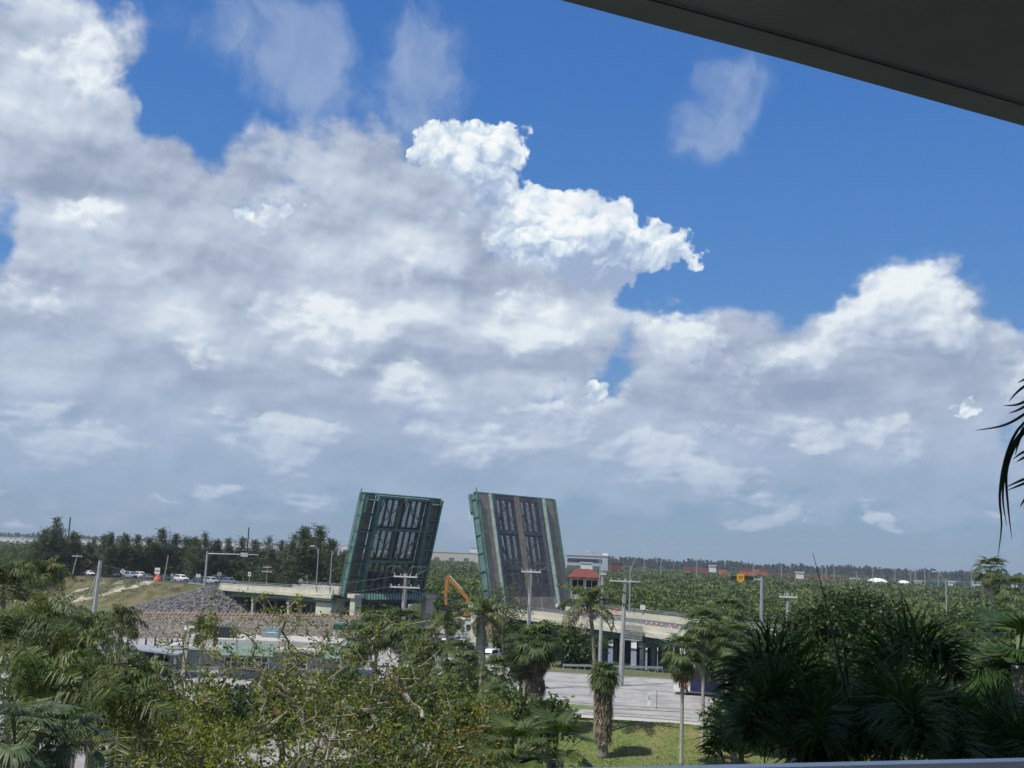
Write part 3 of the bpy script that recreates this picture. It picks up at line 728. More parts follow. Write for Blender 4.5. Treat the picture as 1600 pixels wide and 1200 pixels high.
        for k in range(7):
            y = .55 + 3.33 * k; xi = 4.1 if sg < 0 else 18.9; q = nB()
            y = min(y, L - .3)
            q.hull8([(x, y - .09, -1.3), (xi, y - .09, -2.0), (xi, y + .09, -2.0), (x, y + .09, -1.3), (x, y - .09, -.3), (xi, y - .09, -.3), (xi, y + .09, -.3), (x, y + .09, -.3)])
            q.box(min(x, xi), max(x, xi), y - .22, y + .22, -.34, -.302)
            P('bracket', q, M_teal)
    q = nB(); q.box(4.1, 18.9, L - .24, L + .02, -1.5, -.22); q.box(-.3, BW + .3, L + .022, L + .25, -.55, .0); P('end_beam', q, M_teal)
    q = nB(); q.box(-.1, .3, L - 3.6, L - .2, -2.1, -1.91); q.tube([(-.2, L - 1.5, 0.3), (-.2, L + .9, 0.3)], .12); P('tip_lock', q, M_teal)
    # tail behind the hinge: shade roof plate and counterweight
    q = nB(); q.box(4.2, 18.8, -6.9, -3.4, -2.3, -.5); P('counterweight', q, principled('counterweight_steel', (.045, .05, .055), .7, var=.3))
    q = nB()
    for k in range(5): x = 5.5 + k * 3.0; q.beam((x, -1.3, -2.2), (x + (1.4 if k % 2 else -1.4), -3.5, -2.2), .3)
    q.box(4.2, 18.8, -.8, .4, -2.45, -2.2)
    P('tail_bracing', q, M_tealD)
    # trunnion
    for x in (2.6, 18.4): q = nB(); q.tube([(x, -.4, -1.4), (x + 2, -.4, -1.4)], .55, 12); P('trunnion', q, M_galv)
    return T
leaf('bascule_leaf', 50.9, -1, 'raised left bridge leaf showing its green steel underside with brackets and braces', 1.7, 1.0)
leaf('bascule_leaf', 6.3, 1, 'raised right bridge leaf showing its deck of dark grating, brown strips and teal edges', 1.5, .5)
# slatted shade beam across the left leaf's foot
p = BP(45.3, 11.5, 6.4); T = thing('access_platform', 'slatted green walkway beam across the foot of the left raised leaf', 'platform', p)
q = MB(); q.hull8([BP(45.1, 4.3, 6.0), BP(45.9, 4.3, 6.0), BP(45.9, 20.2, 6.0), BP(45.1, 20.2, 6.0), BP(45.6, 4.3, 7.1), BP(46.4, 4.3, 7.1), BP(46.4, 20.2, 7.1), BP(45.6, 20.2, 7.1)]); q.build('platform_panel', M_tealD, T, p)
q = MB()
for k in range(22):
    w = 4.4 + k * .72; q.hull8([BP(45.0, w, 6.0), BP(45.1, w, 6.0), BP(45.1, w + .3, 6.0), BP(45.0, w + .3, 6.0), BP(45.5, w + .3, 7.1), BP(45.6, w + .3, 7.1), BP(45.6, w + .6, 7.1), BP(45.5, w + .6, 7.1)])
q.build('slat', principled('pale_green_slats', (.16, .30, .25), .6), T, p)

# bridge tender's house with the red roof
M_tile = principled('red_roof_tile', (.17, .048, .04), .75, var=.18, scale=2)
hx, hy = 15.5, 221.0
T = thing('control_house', 'cream bridge control house with red tiled roof and dark windows beside the right leaf', 'control house', (hx, hy, -1))
q = MB(); q.box(-3, 3, -3, 3, 0, 9.4); q.box(-3.3, 3.3, -3.3, 3.3, 8.9, 9.3); q.build('tower', M_cream, T)
for a in range(8):
    x, y = ((-2.7, -2.7), (2.7, -2.7), (2.7, 2.7), (-2.7, 2.7), (0, -2.7), (0, 2.7), (-2.7, 0), (2.7, 0))[a]
    q = MB(); q.box(x - .3, x + .3, y - .3, y + .3, 9.4, 13.2); q.build('corner_post', M_cream, T)
for (x0, x1, y0, y1) in ((-2.4, -.3, -2.6, -2.55), (.3, 2.4, -2.6, -2.55), (-2.6, -2.55, -2.4, -.3), (-2.6, -2.55, .3, 2.4), (2.55, 2.6, -2.4, 2.4), (-2.4, 2.4, 2.55, 2.6)):
    q = MB(); q.box(x0, x1, y0, y1, 10.2, 12.8); f = q.build('window', M_glass, T)
    q = MB(); xm, ym = (x0 + x1) / 2, (y0 + y1) / 2
    if x1 - x0 > .5: q.box(xm - .05, xm + .05, y0 - .04, y1 + .04, 10.2, 12.8); q.box(x0, x1, y0 - .04, y1 + .04, 11.4, 11.5)
    else: q.box(x0 - .04, x1 + .04, ym - .05, ym + .05, 10.2, 12.8); q.box(x0 - .04, x1 + .04, y0, y1, 11.4, 11.5)
    q.build('window_frame', M_white, f)
q = MB(); q.box(-2.5, 2.5, -2.52, 2.52, 9.4, 10.2); q.build('sill_wall', M_cream, T)
q = MB(); e = 3.6
q.box(-e, e, -e, e, 13.2, 13.45); q.hull8([(-e, -e, 13.452), (e, -e, 13.452), (e, e, 13.452), (-e, e, 13.452), (-1.2, -.3, 15.0), (1.2, -.3, 15.0), (1.2, .3, 15.0), (-1.2, .3, 15.0)]); q.build('roof', [M_tile], T)

# ------------------------------------------------------------------ the balcony and building we look out from
M_slab = principled('shaded_grey_soffit', (0.36, 0.37, 0.355), 0.9, var=0.14, scale=1.5, bump=0.08, bscale=40)
M_rail = principled('pale_blue_rail_paint', (0.92, 0.86, 0.79), 0.45, 0.6, var=0.04)
M_stucco = principled('building_stucco', (0.55, 0.52, 0.46), 0.9, var=0.06)
T = thing('apartment_building', 'our own building: dark balcony slab edge overhead at the top right', 'building', (0, -10, -.3))
org = (0, -10, -.3)
q = MB(); q.box(-45, 60, -24, -2.2, -.3, 62); q.build('wall', M_stucco, T, org)  # unseen body of the building, its height raised to shade the near palms
def edge(px, py, z): r = ray(px, py); t = (z - 16) / r.z; return EYE + r * t
ZC = 17.18
a = edge(875, 0, ZC); c = edge(1600, 197, ZC); mid = edge(1237, 96, ZC)
d = (c - a).normalized(); nrm = Vector((d.y, -d.x, 0))
def slab(z0, z1, push=0.0, nm='balcony_slab'):
    q = MB(); pts = [a - d * 6 - Vector((0, 2.2, 0)) + Vector((0, 0, 0)), a - d * 3 - Vector((0, .5, 0)), a, mid, c, c + d * 3 + nrm * .15, c + d * 6 + nrm * 1.2]
    pts = [p - nrm * push for p in pts]
    n = len(pts)
    lo = [(p.x, p.y, z0) for p in pts]; hi = [(p.x, p.y, z1) for p in pts]; bl = [(p.x, -2.19, z0) for p in pts]; bh = [(p.x, -2.19, z1) for p in pts]
    for k in range(n - 1):
        q.hull8([bl[k], bl[k + 1], lo[k + 1], lo[k], bh[k], bh[k + 1], hi[k + 1], hi[k]])
    return q.build(nm, M_slab, T, org)
slab(ZC, ZC + .22)
slab(ZC + 2.9, ZC + 3.1); slab(ZC + 5.8, ZC + 6.0); slab(16 - 1.62 - .2, 16 - 1.62, -.05, 'balcony_floor')
# thin dark strip under the slab, standing in for the shaded drip groove
q = MB(); off = nrm * .10
for p0, p1 in ((a - d * 3 - Vector((0, .5, 0)), a), (a, mid), (mid, c), (c, c + d * 3)):
    q.beam(tuple(p0 + off + Vector((0, 0, -.004))), tuple(p1 + off + Vector((0, 0, -.004))), .003, .003)
q.build('drip_groove_strip', M_steelD, T, org)
ZR = 15.55
r0 = edge(880, 1199, ZR); r1 = edge(1600, 1183, ZR); rd = (r1 - r0).normalized()
rn = Vector((-rd.y, rd.x, 0))
T2 = thing('balcony_railing', 'pale blue metal balcony handrail along the bottom right edge of the view', 'railing', (r0.x, r0.y, 14.4)); o2 = (r0.x, r0.y, 14.4)
q = MB(); A = r0 - rd * 4 - rn * .03; B_ = r1 + rd * 4 - rn * .03
prof = [(-.035, -.05), (.035, -.05), (.035, -.012), (.022, 0), (-.022, 0), (-.035, -.012)]
ri = [[q.av(tuple(P_ + rn * x + Vector((0, 0, z)))) for x, z in prof] for P_ in (A, B_)]
for j in range(6): q.Fc.append([ri[0][j], ri[0][(j + 1) % 6], ri[1][(j + 1) % 6], ri[1][j]]); q.M.append(0)
q.Fc.append(ri[0][::-1]); q.M.append(0); q.Fc.append(ri[1]); q.M.append(0)
q.build('handrail', M_rail, T2, o2)
for k in range(60):
    p = A + rd * (.1 + k * .15); q = MB(); q.box(p.x - .008, p.x + .008, p.y - .008, p.y + .008, 14.5, ZR - .05); q.build('baluster', M_rail, T2, o2)
q = MB(); q.beam((A.x, A.y, 14.48), (B_.x, B_.y, 14.48), .04); q.build('bottom_rail', M_rail, T2, o2)
# ------------------------------------------------------------------ plants
def catmull(P, n):
    P = [Vector(p) for p in P]; P = [P[0] * 2 - P[1]] + P + [P[-1] * 2 - P[-2]]; out = []
    segs = len(P) - 3
    for k in range(n):
        t = k / (n - 1) * segs; i = min(int(t), segs - 1); f = t - i
        a, b, c, d = P[i:i + 4]
        out.append(0.5 * ((2 * b) + (c - a) * f + (2 * a - 5 * b + 4 * c - d) * f * f + (3 * b - a - 3 * c + d) * f ** 3))
    return out

def frond_curve(org, azim, elev, L, droop, n=12):
    """rachis leaving org at elevation elev and bending down"""
    pts = [Vector(org)]; e = elev; st = L / (n - 1)
    h = Vector((math.cos(azim), math.sin(azim), 0))
    for k in range(n - 1):
        pts.append(pts[-1] + (h * math.cos(e) + Vector((0, 0, math.sin(e)))) * st)
        e -= droop / (n - 1) * (0.6 + 0.8 * k / n)
    return pts

def pinnate(pts, nl, ll, hang=0.6, width=0.05, plumose=False, start=0.12, rnd=0.12, vee=0.35, up=(0, 0, 1)):
    """leaflets along a rachis; returns quads: each leaflet is two quads, bending down"""
    P = np.array([tuple(p) for p in pts]); n = len(P)
    t = np.linspace(start, 0.995, nl); t = np.repeat(t, 2); side = np.tile([1.0, -1.0], nl)
    if plumose: t = np.clip(t + rng.uniform(-.01, .01, len(t)), 0.02, .995)
    f = t * (n - 1); i = np.minimum(f.astype(int), n - 2); fr = (f - i)[:, None]
    base = P[i] * (1 - fr) + P[i + 1] * fr
    d = unit(P[i + 1] - P[i])
    U = np.array(up, dtype=float)
    s = unit(np.cross(d, U) + 1e-4); nrm = np.cross(s, d)
    env = np.sin(np.pi * np.clip(t * 0.86 + 0.12, 0, 1)) ** 0.55
    if plumose:
        a = rng.uniform(-0.35 * np.pi, 1.15 * np.pi, len(t))
        out = s * np.cos(a)[:, None] * side[:, None] + nrm * np.sin(a)[:, None]
        fwd = 0.45
    else:
        out = s * side[:, None] + nrm * vee
        fwd = 0.45
    dirn = unit(out + d * (fwd + rng.uniform(-.15, .15, (len(t), 1))) + rng.normal(scale=rnd, size=(len(t), 3)))
    Ls = (ll * env * (1 + rng.uniform(-.12, .12, len(t))))[:, None]
    mid = base + dirn * Ls * 0.5
    g = np.array([0, 0, -1.0])
    tip = mid + unit(dirn + g * hang * (0.7 + rng.uniform(0, .6, (len(t), 1)))) * Ls * 0.55
    w = unit(np.cross(dirn, nrm + 0.3 * rng.normal(size=nrm.shape))) * width * 0.5
    q1 = np.stack([base - w * .5, base + w * .5, mid + w, mid - w], 1)
    q2 = np.stack([mid - w, mid + w, tip + w * .12, tip - w * .12], 1)
    return np.concatenate([q1, q2], 0).reshape(-1, 3)

def fanleaf(org, azim, elev, Lp, R, seg=22, droop=0.5, width=0.06, spread=3.3, split=0.58):
    """petiole + palmate blade with drooping segment tips; quads"""
    o = np.array(org, dtype=float); h = np.array([math.cos(azim), math.sin(azim), 0.0])
    e2 = elev - 0.35
    tip = o + (h * math.cos(elev) + np.array([0, 0, math.sin(elev)])) * Lp
    d = h * math.cos(e2 - .25) + np.array([0, 0, math.sin(e2 - .25)])
    s = np.array([-math.sin(azim), math.cos(azim), 0.0]); nrm = np.cross(s, d) * -1
    w = s * 0.025
    quads = [np.stack([o - w, o + w, tip + w, tip - w])[None]]
    a = np.linspace(-spread / 2, spread / 2, seg) + rng.normal(scale=.03, size=seg)
    dr = d[None] * np.cos(a)[:, None] + s[None] * np.sin(a)[:, None] + nrm[None] * (0.12 + 0.10 * np.abs(np.sin(a))[:, None])
    Rr = (R * (0.86 + 0.14 * np.cos(a)) * (1 + rng.uniform(-.06, .06, seg)))[:, None]
    m = tip + dr * Rr * (1 - split); g = np.array([0, 0, -1.0])
    t2 = m + unit(dr + g * droop * (0.6 + rng.uniform(0, .9, (seg, 1)))) * Rr * split
    da = spread / seg * .72
    wv = unit(np.cross(dr, nrm[None])) * (Rr * (1 - split) * da)
    wb = wv * 0.05
    quads.append(np.stack([tip - wb, tip + wb, m + wv, m - wv], 1))
    quads.append(np.stack([m - wv, m + wv, t2 + wv * .1, t2 - wv * .1], 1))
    return np.concatenate(quads, 0).reshape(-1, 3)

def palm_trunk(T, h, r0, r1, lean=(0, 0), mat=None, rings=True, bulge=0.0):
    n = 14; pts = []; rad = []
    for k in range(n):
        t = k / (n - 1); pts.append((lean[0] * t * t, lean[1] * t * t, h * t))
        rad.append(r0 + (r1 - r0) * t + (0.35 * r0 * max(0, 1 - t * 7)) + bulge * math.exp(-((t - .75) / .14) ** 2) + (0.012 if k % 2 else 0))
    q = MB(); q.tube(pts, rad, 9); return q.build('trunk', mat or M_trunk, T, smooth=True)

def coconut(px, py, D, L, label, nf=18, mat=None, leanx=0.0, dead=4, ll=0.85, seed=0, base_z=0.0, group='coconut palms', up_bias=0.0, nuts=False, width=.055, trunk_r=.14):
    c = at(px, py, D); r = random.Random(seed * 13 + int(px))
    base = Vector((c.x - leanx, c.y, base_z)); h = c.z - base_z
    T = thing('coconut_palm', label, 'palm tree', base, group=group)
    palm_trunk(T, h, trunk_r * 1.2, trunk_r, (leanx, 0), M_trunk)
    top = Vector((leanx, 0, h)); q = []
    rq = MB()
    for k in range(nf):
        a = k * 2.39996 + r.uniform(-.2, .2); u = k / (nf - 1)
        e = 1.42 - 1.50 * u + up_bias; Lk = L * (0.72 + 0.34 * min(1, u * 2)) * r.uniform(.85, 1.1)
        c_ = frond_curve(top + Vector((0, 0, .1)), a, e, Lk, 1.25 + 1.0 * u + r.uniform(-.2, .3), 11)
        q.append(pinnate(c_, int(18 + 9 * L), ll * r.uniform(.9, 1.15), 1.5, width, rnd=.18, vee=.15))
        rq.tube(c_, [0.035 * (1 - .8 * j / 10) for j in range(11)], 3, cap=False)
    arrmesh('fronds', np.concatenate(q), 4, mat or M_coco, T)
    rq.build('frond_stalks', M_cocoY, T)
    if dead:
        q = []
        for k in range(dead):
            c_ = frond_curve(top - Vector((0, 0, .1)), k * 2.1 + r.random() * 2, -.35 - .2 * r.random(), L * .85, .95, 9)
            q.append(pinnate(c_, 24, ll * .8, 1.6, width * .8))
        arrmesh('dead_fronds', np.concatenate(q), 4, M_deadfrond, T)
    if nuts:
        q = MB()
        for k in range(7):
            a = k * .9; p = top + Vector((math.cos(a) * .28, math.sin(a) * .28, -.35 - .1 * (k % 2)))
            q.lathe([(0, -.14), (.1, -.08), (.12, 0), (.09, .09), (0, .13)], 7, tuple(p))
        q.build('coconuts', M_cocoY, T, smooth=True)
    return T

def fanpalm(px, py, D, R, label, nl=26, base_z=0.0, leanx=0.0, skirt=10, skirt_len=0.0, trunk_r=.17, seed=0, mat=None, group='fan palms', Lp=None, seg=20, droop=.8, trunkmat=None, narrow=False):
    c = at(px, py, D); r = random.Random(seed * 7 + int(px))
    base = Vector((c.x - leanx, c.y, base_z)); h = c.z - base_z
    T = thing('fan_palm', label, 'palm tree', base, group=group)
    palm_trunk(T, h, trunk_r * 1.15, trunk_r, (leanx, 0), trunkmat or M_trunkL)
    top = Vector((leanx, 0, h)); q = []; Lp = Lp or R * .95
    for k in range(nl):
        a = k * 2.39996 + r.uniform(-.25, .25); u = k / (nl - 1)
        e = 1.35 - 1.75 * u
        q.append(fanleaf(top + Vector((0, 0, .15 - .2 * u)), a, e, Lp * r.uniform(.8, 1.1), R * r.uniform(.85, 1.1), seg, droop * (0.7 + .6 * u)))
    arrmesh('fan_leaves', np.concatenate(q), 4, mat or M_fan, T)
    q = []
    for k in range(skirt):
        a = r.random() * 6.28; z = -r.random() * .5
        q.append(fanleaf(top + Vector((0, 0, z)), a, -.5 - .6 * r.random(), Lp * .7, R * .8, 14, 1.6, split=.6))
    if skirt_len > 0:
        if narrow:
            m = int(skirt_len * 420); a_ = rng.uniform(0, 6.283, m); z_ = -skirt_len * rng.random(m) + .5; rr_ = .42 + .35 * (1 + z_ / skirt_len) * rng.random(m)
            o_ = np.stack([top.x + np.cos(a_) * rr_, top.y + np.sin(a_) * rr_, top.z + z_], -1)
            out_ = np.stack([np.cos(a_) * .32, np.sin(a_) * .32, -np.ones(m) * .95], -1) + rng.normal(scale=.13, size=(m, 3)); out_ = unit(out_)
            w_ = np.stack([-np.sin(a_), np.cos(a_), 0 * a_], -1) * rng.uniform(.02, .06, (m, 1)); L_ = rng.uniform(.4, .95, (m, 1))
            k2 = o_[:, 2] < .5; o_[k2, 2] = .5 + rng.random(k2.sum()) * .8; out_[k2, 2] *= .8
            q.append(np.stack([o_ - w_, o_ + w_, o_ + out_ * L_ + w_ * .4, o_ + out_ * L_ - w_ * .4], 1).reshape(-1, 3))
        n = int(skirt_len * (10 if narrow else 34))
        for k in range(n):
            a = r.random() * 6.28; z = -skirt_len * (k / n)
            x = leanx * ((h + z) / h) ** 2 - leanx
            o_ = top + Vector((x + math.cos(a) * trunk_r * .9, math.sin(a) * trunk_r * .9, z + .35))
            q.append(fanleaf(o_, a, -.55 - .4 * r.random(), Lp * (.30 if narrow else .40), R * (.72 if narrow else .75), 9, 2.6, spread=1.3, split=.7))
    if q: arrmesh('dead_leaves', np.concatenate(q), 4, M_deadfrond, T)
    return T

def grow(base, top_trunk, C, rad, nat, seed, r0, fill=0.35, trunk_pts=None, bend=.12):
    """branching skeleton from trunk to points scattered in an ellipsoid; returns nodes, parent, radii, attractor ids"""
    r = np.random.default_rng(seed)
    base = np.array(base, float); tt = np.array(top_trunk, float); C = np.array(C, float); rad = np.array(rad, float)
    nodes = [base + (tt - base) * k / 5 + np.array([math.sin(k * 1.7) * .05, math.cos(k * 2.1) * .05, 0]) * (k > 0) for k in range(6)]; par = [-1, 0, 1, 2, 3, 4]
    d = unit(r.normal(size=(nat, 3))); u = (fill + (1 - fill) * r.random((nat, 1))) ** 0.6
    A = C + d * u * rad; A = A[A[:, 2] > base[2] + 0.2]
    A = A[np.argsort(np.linalg.norm(A - tt, axis=1))]
    ends = []
    for a in A:
        N = np.array(nodes[4:]); dist = np.linalg.norm(N - a, axis=1) + 0.25 * np.maximum(0, N[:, 2] - a[2])
        # prefer nodes that are not beyond the point
        i = int(np.argmin(dist)) + 4; p = nodes[i]; L = np.linalg.norm(a - p)
        m = max(1, min(5, int(L / .5))); prev = i; off = r.normal(scale=bend * L, size=3)
        for k in range(1, m + 1):
            t = k / m; q = p + (a - p) * t + off * math.sin(math.pi * t) + np.array([0, 0, -.08 * L * math.sin(math.pi * t)])
            nodes.append(q); par.append(prev); prev = len(nodes) - 1
        ends.append(prev)
    n = len(nodes); cnt = np.zeros(n); cnt[ends] = 1
    for k in range(n - 1, 0, -1): cnt[par[k]] += cnt[k]
    cnt = np.maximum(cnt, 1); R = r0 * (cnt / cnt[0]) ** 0.46
    return np.array(nodes), par, R, ends
def skeleton_mesh(q, nodes, par, R, rmin=0.0, n=5, only=None):
    for k in range(1, len(nodes)):
        p = par[k]
        if R[k] < rmin: continue
        if only and not only(k): continue
        q.tube([nodes[p], nodes[k]], [max(R[p] if p == par[p] + 1 or R[p] < R[k] * 1.6 else R[k] * 1.3, .004), max(R[k], .004)], n if R[k] > .03 else 3, cap=False)

def broadtree(name, label, base, h, rx, ry, rz, cz, seed, mats, nat=120, leaf=.12, per=40, clump=.5, r0=.2, group=None, bark=None, mi_p=None, cat='tree', tr=.45, aspect=.5, fill=.35, bend=.12):
    T = thing(name, label, cat, base, group=group)
    nodes, par, R, ends = grow((0, 0, 0), (0, 0, max(.4, (cz - rz) * 1.0 + rz * tr)), (0, 0, cz), (rx, ry, rz), nat, seed, r0, fill, bend=bend)
    q = MB(); skeleton_mesh(q, nodes[:6], par[:6], R[:6], 0, 7); q.build('trunk', bark or M_bark, T)
    q = MB(); skeleton_mesh(q, nodes, par, R, .008 if r0 < .3 else .012, 5, only=lambda k: k > 5); q.build('branches', bark or M_bark, T)
    r = np.random.default_rng(seed + 5)
    E = nodes[ends]; P = np.repeat(E, per, 0) + r.normal(size=(len(E) * per, 3)) * clump * np.array([1, 1, .65])
    V = leaves_at(P, leaf, aspect)
    mi = None
    if len(mats) > 1:
        w = np.array(mi_p); cl = r.choice(len(mats), size=len(E), p=w); mi = np.repeat(cl, per)
        sw = r.random(len(mi)) < .25; mi[sw] = r.choice(len(mats), size=sw.sum(), p=w)
    arrmesh('foliage', V, 4, mats, T, mi)
    return T

L_mang = leafmat('mangrove_leaf', (0.035, 0.06, 0.02), (0.075, 0.115, 0.035), (0.13, 0.17, 0.06), 0.10, .2, .55, 1.2)
L_dark = leafmat('dark_glossy_leaf', (0.03, 0.055, 0.018), (0.06, 0.10, 0.03), (0.10, 0.15, 0.045), .45, .2, .4, 5)
L_mid = leafmat('mid_green_leaf', (0.045, 0.075, 0.02), (0.085, 0.125, 0.035), (0.15, 0.19, 0.06), .4, .25, .5, 4)
L_pine = leafmat('pine_needles', (0.042, 0.062, 0.03), (0.085, 0.115, 0.052), (0.14, 0.17, 0.08), .3, .15, .7, 2)
L_lime = leafmat('lime_green_leaf', (0.13, 0.165, 0.02), (0.24, 0.275, 0.045), (0.36, 0.38, 0.09), .8, .35, .5, 6)
L_olive = leafmat('olive_green_leaf', (0.07, 0.10, 0.02), (0.13, 0.165, 0.035), (0.21, 0.24, 0.06), .8, .3, .5, 6)
L_rust = leafmat('rust_orange_leaf', (0.17, 0.10, 0.02), (0.30, 0.19, 0.035), (0.36, 0.28, 0.06), 1.2, .3, .5, 6)

# --- far mangrove country: one continuous mass of crowns out to the horizon
def in_excl(x, y):
    """keep clear of the bridge corridor, the left road, the near water and the yard"""
    rx_, ry_ = x - E0.x, y - E0.y
    s = rx_ * BU.x + ry_ * BU.y; w = rx_ * BN.x + ry_ * BN.y
    cor = (w > -14) & (w < BW + 7) & (s < 420)
    yard = (w <= -14)
    wat = (s > 6) & (s < 51) & (w < 90)
    wat2 = (s <= 6) & (s > -80) & (w < 50)
    hs = (np.abs(x - 15.5) < 6) & (np.abs(y - 221) < 7)
    lr = (s > 88) & (w < BW + 16)
    return cor | yard | wat | wat2 | hs | lr
def mang(n, d0, d1, zc, rc, per, lf, seed, a0=-.50, a1=.50):
    r = np.random.default_rng(seed)
    u = r.random(n); D = 1 / (1 / d0 + (1 / d1 - 1 / d0) * u); X = D * r.uniform(a0, a1, n)
    k = ~in_excl(X, D); X = X[k]; D = D[k]; n = len(X)
    R = rc * (0.55 + .9 * r.random(n) ** 1.5) * (1 + D / 900)
    Z = zc + 1.5 * (vnoise(X, D, 45, 3) - .5) + r.normal(scale=.8, size=n)
    P = unit(r.normal(size=(n, per, 3))); P[:, :, 2] = np.abs(P[:, :, 2]) * 1.0 - .25
    P = P * (0.75 + .25 * r.random((n, per, 1)))
    P = P * R[:, None, None] * np.array([1, 1, .55]) + np.stack([X, D, Z - R * .45], -1)[:, None, :]
    ls = lf * (1 + D / 220)
    return leaves_at(P.reshape(-1, 3), np.repeat(ls, per)[:, None], .7, up=.6)
V = np.concatenate([mang(3000, 196, 420, 6.0, 2.5, 95, .19, 1), mang(4200, 330, 1500, 6.4, 3.0, 62, .18, 2), mang(1500, 900, 2600, 6.4, 4.2, 45, .2, 3)])
L_far = leafmat('mangrove_canopy', (0.06, 0.09, 0.03), (0.12, 0.165, 0.05), (0.19, 0.225, 0.08), 0.03, .2, .6, .45)
cq_ = V.reshape(-1, 4, 3).mean(1); n9 = vnoise(cq_[:, 0], cq_[:, 1], 8, 31) * .65 + vnoise(cq_[:, 0], cq_[:, 1] * .25, 40, 12) * .35
mi_ = np.where(n9 > .72, 1, np.where(n9 < .33, 2, 0))
L_farY = leafmat('mangrove_yellow_green', (0.075, 0.105, 0.032), (0.14, 0.175, 0.05), (0.22, 0.24, 0.09), 0.05, .2, .6, .45)
L_farD = leafmat('mangrove_dark_green', (0.03, 0.052, 0.02), (0.06, 0.09, 0.03), (0.10, 0.13, 0.045), 0.05, .2, .6, .45)
tag(arrmesh('mangrove_woodland', V, 4, [L_far, L_farY, L_farD], None, mi_), kind='stuff')
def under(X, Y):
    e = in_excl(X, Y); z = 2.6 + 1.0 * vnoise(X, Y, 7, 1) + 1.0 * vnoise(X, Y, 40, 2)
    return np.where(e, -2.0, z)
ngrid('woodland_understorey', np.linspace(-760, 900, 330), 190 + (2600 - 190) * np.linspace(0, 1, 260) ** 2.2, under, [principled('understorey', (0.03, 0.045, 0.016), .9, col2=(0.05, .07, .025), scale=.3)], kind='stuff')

# --- casuarinas behind the left road
def pine_variant(seed, h, spread):
    r = np.random.default_rng(seed); q = MB()
    q.tube([(0, 0, 0), (.1 * r.normal(), .1, h * .5), (0, .1 * r.normal(), h * .97)], [.24, .14, .03], 6)
    P = []; 
    for ld in range(2 + seed % 2):
        a = r.random() * 6.28; z0 = h * (.35 + .2 * r.random()); Ll = h * (.24 + .16 * r.random()); e = 1.15 + .15 * r.normal(); c0 = np.array([math.cos(a) * math.cos(e), math.sin(a) * math.cos(e), math.sin(e)])
        q.tube([(0, 0, z0), tuple(np.array([0, 0, z0]) + c0 * Ll)], [.09, .02], 4, cap=False)
        for k in range(26):
            o = np.array([0, 0, z0]) + c0 * Ll * (.2 + .8 * k / 26); a2 = r.random() * 6.28; Lb = spread * .4 * (1.15 - k / 26) * (.5 + r.random()); d = np.array([math.cos(a2) * .7, math.sin(a2) * .7, .6]); m = 14
            P.append(o + d * Lb * r.random((m, 1)) ** .7 + r.normal(size=(m, 3)) * .22)
    for k in range(95):
        t = .06 + .94 * (k / 95) ** .85; a = r.random() * 6.28; Lb = spread * (1 - t) ** .6 * (.3 + 1.0 * r.random() ** 1.3) * (1 + .35 * math.sin(k * .9 + seed)) + .3
        e = .35 + .6 * t + .2 * r.normal(); z = h * t * .97
        d = np.array([math.cos(a) * math.cos(e), math.sin(a) * math.cos(e), math.sin(e)])
        o = np.array([0, 0, z]); end = o + d * Lb
        q.tube([tuple(o), tuple(end)], [.035 * (1.2 - t), .01], 3, cap=False)
        m = int(11 + 20 * (1 - t)); tt = r.random((m, 1)) ** .7
        P.append(o + d * Lb * tt + r.normal(size=(m, 3)) * .20 * (1 + (1 - t)))
    P = np.concatenate(P); n = len(P)
    dr = unit(r.normal(size=(n, 3)) * .55 + np.array([0, 0, .3])); s = unit(np.cross(dr, r.normal(size=(n, 3)))) * .07
    Ls = .40 + .35 * r.random((n, 1)); 
    V = np.stack([P - s, P + s, P + dr * Ls + s * .3, P + dr * Ls - s * .3], 1).reshape(-1, 3)
    return q, V
pv = []
for k, (h, sp) in enumerate(((15, 4.2), (17, 5.2), (14, 4.6), (16, 3.6))):
    q, V = pine_variant(100 + k, h, sp); T = thing('casuarina_tree', None, 'tree', (0, 0, 0))
    q.build('trunk', M_bark, T); arrmesh('crown', V, 4, L_pine, T); pv.append((T, h))
used = set(); ordc = {}
ORD = ['first', 'second', 'third', 'fourth', 'fifth', 'sixth', 'seventh', 'eighth', 'ninth', 'tenth', 'eleventh', 'twelfth', 'thirteenth', 'fourteenth', 'fifteenth']
tops = sorted([(62, 838), (74, 826), (88, 808), (98, 826), (112, 822), (126, 836), (138, 840), (152, 838), (164, 826), (177, 826), (189, 832), (203, 834), (216, 828), (229, 838), (242, 836), (252, 826), (262, 838), (275, 824), (287, 838), (300, 834), (311, 827), (322, 832), (334, 838), (345, 842), (356, 840), (367, 846), (380, 838), (394, 832), (405, 846), (419, 833), (430, 848), (441, 844), (452, 840), (463, 832), (474, 826), (484, 822), (495, 820), (505, 828), (515, 834), (526, 842), (536, 850), (58, 846), (100, 840), (170, 842), (310, 845), (488, 838)])
words = ['feathery pine behind the queue of cars', 'tall dark feathery pine beyond the left road', 'ragged pine rising above the left tree line', 'wispy pine standing behind the bridge road']
